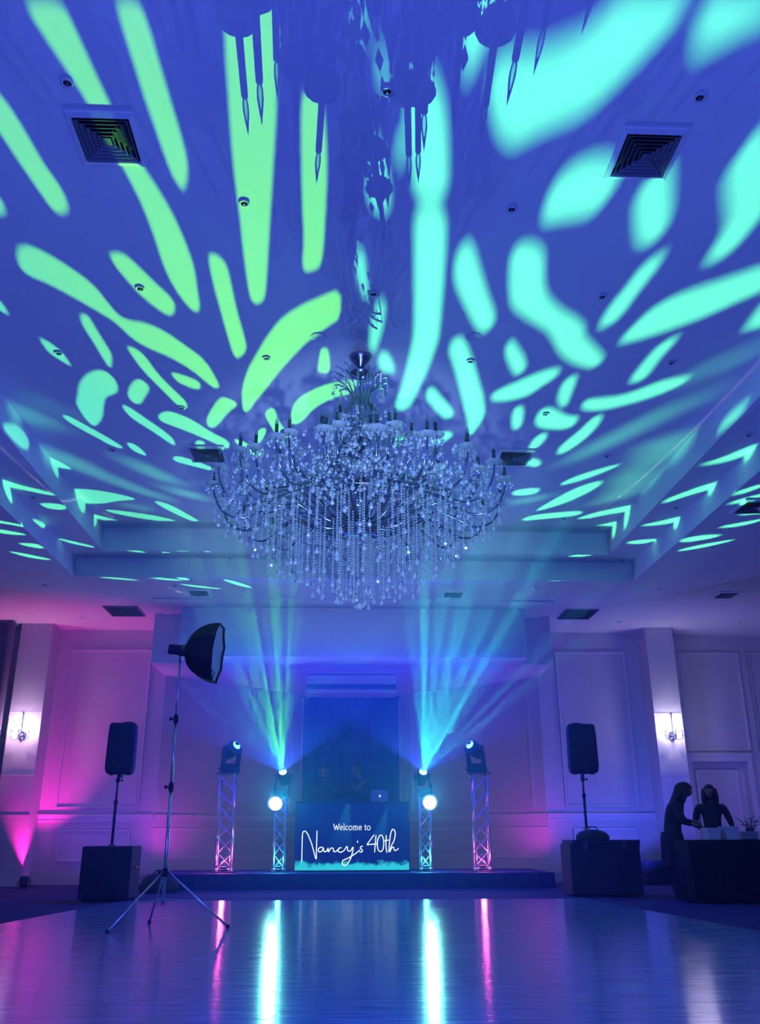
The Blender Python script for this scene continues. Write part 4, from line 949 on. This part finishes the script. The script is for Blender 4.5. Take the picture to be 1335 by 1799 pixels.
# ================================================================== SOFTBOX ON LIGHT STAND
hub = on_y(290, 1533, 9.75); top = on_y(317, 1150, 9.75)
ls = thing('light_stand', 'tall tripod light stand holding the softbox at the left', 'light stand', (hub.x, 9.75, 0))
bx_ = hub.x
def lp(v): return Vector(v)-Vector((bx_, 9.75, 0))
H1, H2, H3 = 1.35, 2.05, top.z-.03
tx_ = lambda z: (top.x-hub.x)*(z-.5)/(top.z-.5)
for nm, z0, z1, r, mt in (('lower_tube', .22, H1, .018, 'metal'), ('middle_tube', H1-.05, H2, .0145, 'metal'), ('upper_tube', H2-.05, H3, .011, 'metal')):
    b = MB(); b.cyl((tx_(z0), 0, z0), (tx_(z1), 0, z1), r, n=14); b.build(nm, M[mt], ls, smooth=True)
for z in (H1, H2, .52):
    b = MB(); b.cyl((tx_(z-.04), 0, z-.04), (tx_(z+.04), 0, z+.04), .026, n=14); b.build('collar', M['black'], ls)
    b = MB(); b.cyl((tx_(z)-.02, 0, z), (tx_(z)-.06, 0, z), .007, n=8); b.cyl((tx_(z)-.055, 0, z-.018), (tx_(z)-.055, 0, z+.018), .014, n=8); b.build('knob', M['black'], ls)
feet = [on_z(188, 1640, .012), on_z(400, 1630, .012), on_z(262, 1622, .012)]
for f in feet:
    f = lp(f); b = MB(); a = Vector((tx_(.55), 0, .55)); b.cyl(a, f+Vector((0, 0, .012)), .011, n=10); leg = b.build('leg', M['metal'], ls, smooth=True)
    m = a.lerp(f, .55); c = Vector((tx_(.26), 0, .27)); b = MB(); b.cyl(c, m, .006, n=8); b.build('brace', M['metal'], ls)
    b = MB(); b.ball(f+Vector((0, 0, .014)), .02, 10); b.build('rubber_foot', M['black'], leg)
# softbox (seen nearly edge on, opening to the right)
sb = thing('softbox', 'black octagonal softbox turned sideways on the light stand', 'softbox', (top.x, 9.75, top.z+.06))
ax = Vector((1, -.05, -.09)).normalized()      # opening direction
c0 = Vector((-.02, 0, .05)); ay = Vector((0, 0, 1)); ay = (ay-ax*ay.dot(ax)).normalized(); az = ax.cross(ay)
R = .335; depth = .36; cc = Vector(on_y(345, 1148, 9.75))-sb.location-Vector((0, 0, 0))
start = Vector(on_y(326, 1143, 9.75))-sb.location
sh = MB(); n = 8; K = 8
rows = []
for i in range(K+1):
    t = i/K; r = .05+(R-.05)*math.sin(t*PI/2)**.85; d = depth*(1-math.cos(t*PI/2))*.55+depth*t*.45
    row = []
    for k in range(n*4):
        a = 2*PI*k/(n*4)+PI/8; seg = (k % 4)/4; sc_ = math.cos(PI/8)/math.cos((seg-.5)*PI/4)     # straight edges between the eight ribs
        row.append(start+ax*(d-(.008*math.sin(PI*seg) if i == K else 0))+(ay*math.cos(a)+az*math.sin(a))*r*(1-(1-sc_)*.9))
    rows.append(row)
nn = n*4
sh.add([p for r_ in rows for p in r_], [(i*nn+k, i*nn+(k+1) % nn, (i+1)*nn+(k+1) % nn, (i+1)*nn+k) for i in range(K) for k in range(nn)]); sh.build('shell', M['black2'], sb)
f = MB(); f.add([sum(rows[-1], Vector())/nn+ax*-.015]+[p-ax*.01 for p in rows[-1]], [(0, 1+k, 1+(k+1) % nn) for k in range(nn)]); f.build('front_diffuser', M['sofwhite'], sb)
e = MB(); e.tube([p+ax*.005 for p in rows[-1]], .008, 5, True); e.build('rim', M['black2'], sb)
s = MB(); s.tube([rows[-1][10]+ax*.01, rows[-1][10]+ax*.05-ay*.03, rows[-1][10]+ax*.03-ay*.12], .006); s.build('strap', M['black2'], sb)
for k in range(8):
    r_ = MB(); r_.tube([rows[i][k*4] for i in range(K+1)], .003, 5); r_.build('rib', M['black2'], sb)
fh = thing('flash_head', 'small dark strobe head behind the softbox on the stand', 'flash head', sb.location)
a, c = Vector(on_y(297, 1140, 9.75))-sb.location, start
b = MB(); b.cyl(a, a.lerp(c, .78), .055, n=18); b.build('body', M['black'], fh); b = MB(); b.cyl(a.lerp(c, .78), c+ax*.01, .062, .07, n=18); b.build('mount_ring', M['dmetal'], fh)
b = MB(); pv = Vector((0, 0, -.06)); b.cyl(pv+Vector((0, 0, -.02)), pv+Vector((0, 0, .05)), .02, n=12); b.box(-.02, .02, -.035, .035, -.02, .02); b.cyl((0, .03, -.03), (-.03, .08, -.05), .007, n=8); b.build('tilt_bracket', M['black'], fh)

# ================================================================== WALL SCONCES
def sconce(label, c, tint):
    r = thing('wall_sconce', label, 'wall light', c, group='crystal wall sconces'); r.scale = (1.3, 1.2, 1.35)
    b = MB(); b.lathe([(.0, 0)]*0+[(.05, -.09), (.062, -.06), (.062, .06), (.05, .09)], 16); 
    b = MB(); b.cyl((0, .0, 0), (0, .025, 0), .06, .065, 18); b.ball((0, -.01, 0), .03, 10); b.build('back_plate', M['arm'], r)
    b = MB(); b.lathe([(.004, .34), (.02, .33), (.010, .30), (.006, .2), (.014, .12), (.008, 0), (.026, -.02), (.012, -.06), (.002, -.1)], 10, (0, -.05, 0)); b.build('spire', M['arm'], r)
    b = MB(); b.cyl((0, 0, 0), (0, -.06, 0), .01, n=8); b.build('stub', M['arm'], r)
    for k, (dx, dy) in enumerate(((-.13, -.10), (.13, -.10), (0, -.17))):
        a = MB(); a.tube(bez([(0, -.05, -.02), (dx*.5, -.05+(dy+.05)*.5, -.07), (dx*.95, dy, -.05), (dx, dy, .01)]), .006, 6); A = a.build('arm', M['arm'], r, smooth=True)
        b = MB(); b.lathe([(.01, .01), (.035, .02), (.033, .024), (.01, .02)], 12, (dx, dy, 0)); b.build('bobeche', M['crystal'], A)
        b = MB(); b.cyl((dx, dy, .02), (dx, dy, .085), .010, n=8); b.build('candle_sleeve', M['sleeve'], A)
        b = MB(); b.lathe([(.006, .085), (.012, .10), (.011, .125), (.001, .155)], 8, (dx, dy, 0)); b.build('bulb', emitter('warm_bulb', tint, 60), A, smooth=True)
        b = MB()
        for j in range(6): b.drop((dx+.034*math.cos(j), dy+.034*math.sin(j), .018), .007, .035)
        tag(b.build('crystal_drops', M['crystal'], A), kind='stuff')
        light('sconce_bulb', 'POINT', Vector(c)+Vector((dx*1.3, dy*1.2, .15)), 34, tint, size=.02)
sconce('lit crystal wall sconce on the left column beside the dark drape', on_y(38, 1292, 18.30), (.85, .6, 1))
sconce('lit crystal wall sconce on the right column above the two women', on_y(1181, 1292, 18.30), (.70, .66, 1))

# ================================================================== PEOPLE
def person(label, loc, rz, h, joints, hair, skirt=False, head_turn=0, head_tilt=(0, 0)):
    """joints: dict of points in a body frame facing -y, unit = body height. Skin-modifier body fused by voxel remesh."""
    root = thing('person', label, 'person', loc, rz)
    J = dict(pel=(0, 0, .53), spine=(0, .008, .63), chest=(0, .005, .74), neck=(0, .005, .83), head0=(0, -.005, .875),
             hipL=(.055, 0, .51), hipR=(-.055, 0, .51), kneeL=(.058, -.01, .285), kneeR=(-.058, -.01, .285), ankL=(.06, .01, .045), ankR=(-.06, .01, .045), toeL=(.065, -.085, .018), toeR=(-.065, -.085, .018),
             shL=(.105, .005, .81), shR=(-.105, .005, .81), elL=(.135, .0, .64), elR=(-.135, 0, .64), wrL=(.13, -.10, .53), wrR=(-.13, -.10, .53))
    J.update(joints); rad = dict(pel=.082, spine=.072, chest=.085, neck=.034, head0=.036, hipL=.062, hipR=.062, kneeL=.036, kneeR=.036, ankL=.024, ankR=.024, toeL=.018, toeR=.018, shL=.040, shR=.040, elL=.028, elR=.028, wrL=.017, wrR=.017)
    names = list(J); E = [('pel', 'spine'), ('spine', 'chest'), ('chest', 'neck'), ('neck', 'head0'), ('pel', 'hipL'), ('pel', 'hipR'), ('hipL', 'kneeL'), ('hipR', 'kneeR'), ('kneeL', 'ankL'), ('kneeR', 'ankR'), ('ankL', 'toeL'), ('ankR', 'toeR'),
         ('chest', 'shL'), ('chest', 'shR'), ('shL', 'elL'), ('shR', 'elR'), ('elL', 'wrL'), ('elR', 'wrR')]
    def skinned(pts, edges, rads, root_i, sub=2):
        me = bpy.data.meshes.new('tmp'); me.from_pydata([Vector(p)*h for p in pts], edges, []); o = bpy.data.objects.new('tmp', me); COL.objects.link(o)
        s = o.modifiers.new('s', 'SKIN'); sv = me.skin_vertices[0].data if me.skin_vertices else None
        if sv is None:
            bm = bmesh.new(); bm.from_mesh(me); bm.verts.layers.skin.verify(); bm.to_mesh(me); bm.free(); sv = me.skin_vertices[0].data
        for i, r in enumerate(rads): sv[i].radius = (r*h, r*h*.85) if r > .05 else (r*h, r*h); sv[i].use_root = (i == root_i)
        m = o.modifiers.new('u', 'SUBSURF'); m.levels = m.render_levels = sub
        dg = bpy.context.evaluated_depsgraph_get(); dg.update(); e = o.evaluated_get(dg).to_mesh(); vs = [v.co.copy() for v in e.vertices]; fs = [tuple(p.vertices) for p in e.polygons]
        o.evaluated_get(dg).to_mesh_clear(); bpy.data.objects.remove(o); return vs, fs
    mb = MB(); vs, fs = skinned([J[n] for n in names], [(names.index(a), names.index(b)) for a, b in E], [rad[n] for n in names], names.index('pel')); mb.add(vs, fs)
    # hands: palm and five fingers
    for s in ('L', 'R'):
        w_, el = Vector(J['wr'+s]), Vector(J['el'+s]); d = (w_-el).normalized(); sd = d.cross(Vector((0, 0, 1))).normalized(); dn = d.cross(sd).normalized(); sg = 1 if s == 'L' else -1
        if dn.z > 0: dn = -dn
        P = [w_, w_+d*.028, w_+d*.05]; R_ = [.014, .019, .017]; Ed = [(0, 1), (1, 2)]
        for k, (off, ln) in enumerate(((-.0155, .040), (-.005, .046), (.0055, .043), (.0155, .034))):
            b0 = len(P); base = w_+d*.052+sd*off; P += [base, base+d*ln*.5+dn*ln*.12, base+d*ln*.85+dn*ln*.45]; R_ += [.0062, .0055, .0045]; Ed += [(2, b0), (b0, b0+1), (b0+1, b0+2)]
        b0 = len(P); P += [w_+d*.022-sd*sg*.022, w_+d*.045-sd*sg*.034+dn*.008]; R_ += [.0075, .0055]; Ed += [(1, b0), (b0, b0+1)]
        v2, f2 = skinned(P, Ed, R_, 0, 1); mb.add(v2, f2)
    # head with nose, ears, chin
    hc = Vector(J['head0'])+Vector((0, -.008, .065)); R3 = Matrix.Rotation(head_turn, 3, 'Z') @ Matrix.Rotation(head_tilt[0], 3, 'X') @ Matrix.Rotation(head_tilt[1], 3, 'Y')
    hd = MB(); hd.ball((0, 0, 0), 1, 20, (.046, .056, .066)); 
    hv = []
    for v in hd.v:
        v = Vector(v)
        if v.z < 0: v.x *= 1-.35*(-v.z/.066); v.y = v.y*(1-.18*(-v.z/.066))-.006*(-v.z/.066)
        hv.append(v)
    hd.v = hv
    hd.frus([Vector(p) for p in ((-.009, -.052, -.018), (.009, -.052, -.018), (.004, -.054, .008), (-.004, -.054, .008))], [Vector(p) for p in ((-.004, -.069, -.014), (.004, -.069, -.014), (.002, -.058, .006), (-.002, -.058, .006))])
    for sg in (-1, 1):
        hd.ball((sg*.047, .004, -.004), .012, 8, (.5, .8, 1.3)); hd.ball((sg*.019, -.047, .006), .009, 8)
    hd.ball((0, -.049, -.034), .013, 8, (1, .6, .45))
    HM = lambda v: (hc+R3 @ Vector(v))*h
    mb.add([HM(v) for v in hd.v], hd.f)
    if skirt:
        pr = [(.088, .56), (.10, .50), (.105, .40), (.115, .26)]; s2 = MB(); s2.lathe(pr, 20); mb.add([Vector((v[0]*h, v[1]*h*.8, v[2]*h)) for v in s2.v], s2.f)
    me = mb.mesh('body', [M['cloth'], M['skin']]); o = bpy.data.objects.new('body', me); COL.objects.link(o)
    rm = o.modifiers.new('r', 'REMESH'); rm.mode = 'VOXEL'; rm.voxel_size = .0085
    sm = o.modifiers.new('sm', 'SMOOTH'); sm.factor = .5; sm.iterations = 2
    dg = bpy.context.evaluated_depsgraph_get(); dg.update(); m2 = bpy.data.meshes.new_from_object(o.evaluated_get(dg)); bpy.data.objects.remove(o)
    m2.materials.clear(); m2.materials.append(M['cloth']); m2.materials.append(M['skin'])
    wr = [Vector(J['wrL'])*h, Vector(J['wrR'])*h]; neckz = (J['neck'][2]+.012)*h
    hcen = hc*h
    idx = []
    for p in m2.polygons:
        c = p.center; idx.append(1 if (c-hcen).length < .095*h or any((c-q).length < .11*h and (c-Vector(J[e])*h).length > (q-Vector(J[e])*h).length+.0 for q, e in zip(wr, ('elL', 'elR'))) else 0)
    m2.polygons.foreach_set('material_index', idx); m2.polygons.foreach_set('use_smooth', [True]*len(idx)); m2.name = 'body'
    b = bpy.data.objects.new('body', m2); COL.objects.link(b); b.parent = root
    # hair
    hb = MB()
    def cap(scale, cut):
        q = MB(); q.ball((0, .006, .006), 1, 20, (.052*scale, .062*scale, .071*scale)); return q
    q = cap(1, 0)
    hv = []
    for v in q.v:
        v = Vector(v)
        if v.y < -.022 and v.z < .030: v = Vector((v.x*.9, -.022+(v.y+.022)*.2, v.z))
        if hair != 'long' and v.z < -.02: v.z = -.02+(v.z+.02)*.2
        hv.append(v)
    hb.add([HM(v) for v in hv], q.f)
    if hair == 'long':
        rows = []
        for z, wx, wy, y0 in ((.03, .050, .045, .02), (-.03, .060, .042, .022), (-.09, .066, .036, .028), (-.15, .062, .03, .036), (-.19, .045, .022, .042)):
            rows.append([HM((wx*math.cos(2*PI*k/16), y0+wy*math.sin(2*PI*k/16), z)) for k in range(16)])
        hb.add([p for r_ in rows for p in r_], [(i*16+k, i*16+(k+1) % 16, (i+1)*16+(k+1) % 16, (i+1)*16+k) for i in range(4) for k in range(16)]+[tuple(range(16))[::-1], tuple(range(64, 80))])
        for sg in (-1, 1):
            hb.tube([HM((sg*.045, -.012, .03)), HM((sg*.055, -.014, -.03)), HM((sg*.056, -.018, -.09)), HM((sg*.048, -.02, -.15))], [.016*h, .018*h, .016*h, .007*h], 8)
    hb.build('hair', M['hair'], root, smooth=True)
    return root
# two women by the table at the right, facing each other / the table
pw1 = on_y(1208, 1385, 13.5); pw2 = on_y(1250, 1383, 13.75)
wa = person('woman in dark clothes bending towards her companion, left of the dark table', (pw1.x-.26, 13.66, 0), 1.3, 1.62,
       dict(spine=(0, -.012, .63), chest=(0, -.045, .735), neck=(0, -.075, .82), head0=(0, -.105, .855), shL=(.10, -.045, .80), shR=(-.10, -.045, .80), elL=(.13, -.10, .66), elR=(-.14, -.06, .65), wrL=(.05, -.15, .65), wrR=(-.06, -.14, .62)), 'long', True, head_tilt=(.35, 0))
wb = person('woman with long dark hair standing behind the dark table', (pw2.x+.11, 14.15, 0), -.15, 1.585,
       dict(elL=(.15, -.01, .66), elR=(-.15, -.01, .66), wrL=(.13, -.13, .60), wrR=(-.12, -.13, .60)), 'long', False, head_turn=-.3)
wa.scale = (1.3, 1.3, 1); wb.scale = (1.12, 1.15, 1)
# two djs behind the booth
d1 = on_y(571, 1346, 18.5); d2 = on_y(627, 1342, 18.5)
pa = person('person in dark clothes behind the left half of the booth', (d1.x, 18.56, SZ), .1, d1.z-SZ+.02, dict(elL=(.15, -.02, .68), elR=(-.15, -.02, .68), wrL=(.09, -.14, .735), wrR=(-.10, -.14, .735)), 'short', head_tilt=(.2, 0))
pb = person('person in dark clothes leaning over the booth next to the laptop', (d2.x+.12, 18.52, SZ), -.9, d2.z-SZ+.03, dict(chest=(0, -.03, .74), neck=(0, -.05, .83), head0=(0, -.07, .87), shL=(.105, -.03, .81), shR=(-.105, -.03, .81), elL=(.14, -.05, .68), elR=(-.14, -.05, .68), wrL=(.10, -.15, .735), wrR=(-.10, -.15, .735)), 'short', head_tilt=(.3, 0))

pa.scale = pb.scale = (1.1, 1.0, 1)
# ================================================================== SIDE TABLE AT THE RIGHT
TH = .80; tx0 = on_y(1197, 1477, 13.0).x; ty0, ty1 = 12.75, 13.35
tb = thing('banquet_table', 'long table under a black floor-length cloth at the right edge', 'table', (tx0+1.0, 13.05, 0))
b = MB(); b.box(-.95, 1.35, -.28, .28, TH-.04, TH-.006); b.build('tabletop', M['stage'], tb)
for sx in (-.88, 1.28):
    for sy in (-.22, .22):
        b = MB(); b.cyl((sx, sy, 0), (sx, sy, TH-.04), .016, n=8); b.build('leg', M['dmetal'], tb)
x0, x1, y0, y1 = tx0, tx0+2.4, 12.75, 13.35; per = []
def edge(a, b, n):
    for i in range(n): per.append((a[0]+(b[0]-a[0])*i/n, a[1]+(b[1]-a[1])*i/n))
edge((x0, y0), (x1, y0), 70); edge((x1, y0), (x1, y1), 16); edge((x1, y1), (x0, y1), 70); edge((x0, y1), (x0, y0), 16)
N = len(per); cxm, cym = (x0+x1)/2, (y0+y1)/2; b = MB(); vs = []
for z, k in ((TH, 1.0), (TH-.015, 1.003), (.4, 1.0), (.02, 1.0)):
    for i, (x, y) in enumerate(per):
        f = (.0 if z > .7 else .02*math.sin(i*.9)+.012*math.sin(i*2.3))*(1 if z < .3 else .6); d = Vector((x-cxm, y-cym)); dd = Vector((math.copysign(1, d.x) if abs(abs(d.x)-1.2) < .01 else 0, math.copysign(1, d.y) if abs(abs(d.y)-.3) < .01 else 0))
        vs.append((x+dd.x*f, y+dd.y*f, z))
b.add(vs, [(r*N+i, r*N+(i+1) % N, (r+1)*N+(i+1) % N, (r+1)*N+i) for r in range(3) for i in range(N)]+[tuple(range(N))])
tag(b.build('tablecloth', M['linen'], smooth=True), 'black cloth draped over the table at the right edge', 'tablecloth')
def tpos(x, y=1477, Y=13.0): return on_z(x, y, TH) if False else Vector((on_y(x, y, Y).x, Y, TH))
for x0_, x1_, h_, lab in ((1239, 1262, .155, 'pale box on the dark table, nearest the two women'), (1271, 1294, .175, 'pale open box on the dark table, second from the women')):
    a, c = tpos(x0_), tpos(x1_); r = thing('gift_box', lab, 'box', ((a.x+c.x)/2, 13.0, TH), .05, 'pale boxes on the table'); w = (c.x-a.x)/2
    b = MB(); b.frus([Vector((-w*.9, -.1, 0)), Vector((w*.9, -.1, 0)), Vector((w*.9, .1, 0)), Vector((-w*.9, .1, 0))], [Vector((-w, -.11, h_)), Vector((w, -.11, h_)), Vector((w, .11, h_)), Vector((-w, .11, h_))]); b.build('carton', M['white'], r, bevel=.004)
    b = MB(); b.box(-w*1.03, w*1.03, -.115, .115, h_-.012, h_+.004); b.build('rim', M['moulding'], r)
a = tpos(1316)
r = thing('stacked_plates', 'stack of pale plates on the table under the flowers', 'plates', (a.x-.02, 12.93, TH))
for k in range(5):
    b = MB(); b.lathe([(.09, .0), (.14, .018), (.142, .022), (.09, .008)], 22, (0, 0, k*.022)); b.build('plate', M['white'], r, smooth=True)
r = thing('flower_arrangement', 'dark leafy arrangement with pale flowers at the right edge of the table', 'flowers', (tpos(1332).x, 13.22, TH))
b = MB(); b.lathe([(.05, 0), (.07, .05), (.055, .14), (.065, .16)], 16); b.build('vase', M['dmetal'], r, smooth=True)
rnd = random.Random(3)
for k in range(16):
    t, s = rnd.uniform(0, 2*PI), rnd.uniform(.06, .2); e = Vector((s*math.cos(t), s*.7*math.sin(t), .16+rnd.uniform(.02, .16))); b = MB(); b.tube([(0, 0, .14), e*.6+Vector((0, 0, .06)), e], .003, 5); S = b.build('stem', M['leaf'], r)
    b = MB(); d = Vector((math.cos(t), math.sin(t), .2))*.045; n_ = d.cross(Vector((0, 0, 1))).normalized()*.016; b.add([e, e+d*.5+n_, e+d, e+d*.5-n_, e+d*.5+Vector((0, 0, .008))], [(0, 1, 4), (1, 2, 4), (2, 3, 4), (3, 0, 4)]); b.build('leaf', M['leaf'], S)
for k, (dx, dz) in enumerate(((.0, .28), (.09, .24), (.16, .30), (-.08, .20), (.2, .2), (.05, .19))):
    b = MB()
    for j in range(7):
        t = j*2.4; b.ball((dx+.018*math.cos(t), -.04+.018*math.sin(t), dz+.006*(j % 3)), .022, 8, (1, 1, .6))
    b.build('blossom', M['flower'], r, smooth=True)

# ================================================================== HAZE
mb = MB(); mb.box(RX0+.1, RX1-.1, 9.5, 21.4, .02, ZM-.02)
hz = bpy.data.materials.new('stage_haze'); hz.use_nodes = True; nt = hz.node_tree; nt.nodes.clear()
o = nt.nodes.new('ShaderNodeOutputMaterial'); v = nt.nodes.new('ShaderNodeVolumeScatter'); v.inputs['Density'].default_value = .030; v.inputs['Anisotropy'].default_value = .5
v.inputs['Color'].default_value = (.2, .52, 1, 1); nt.links.new(v.outputs[0], o.inputs['Volume'])
H_ = mb.build('haze', hz); tag(H_, 'thin stage haze that shows the light beams', 'haze', kind='stuff')
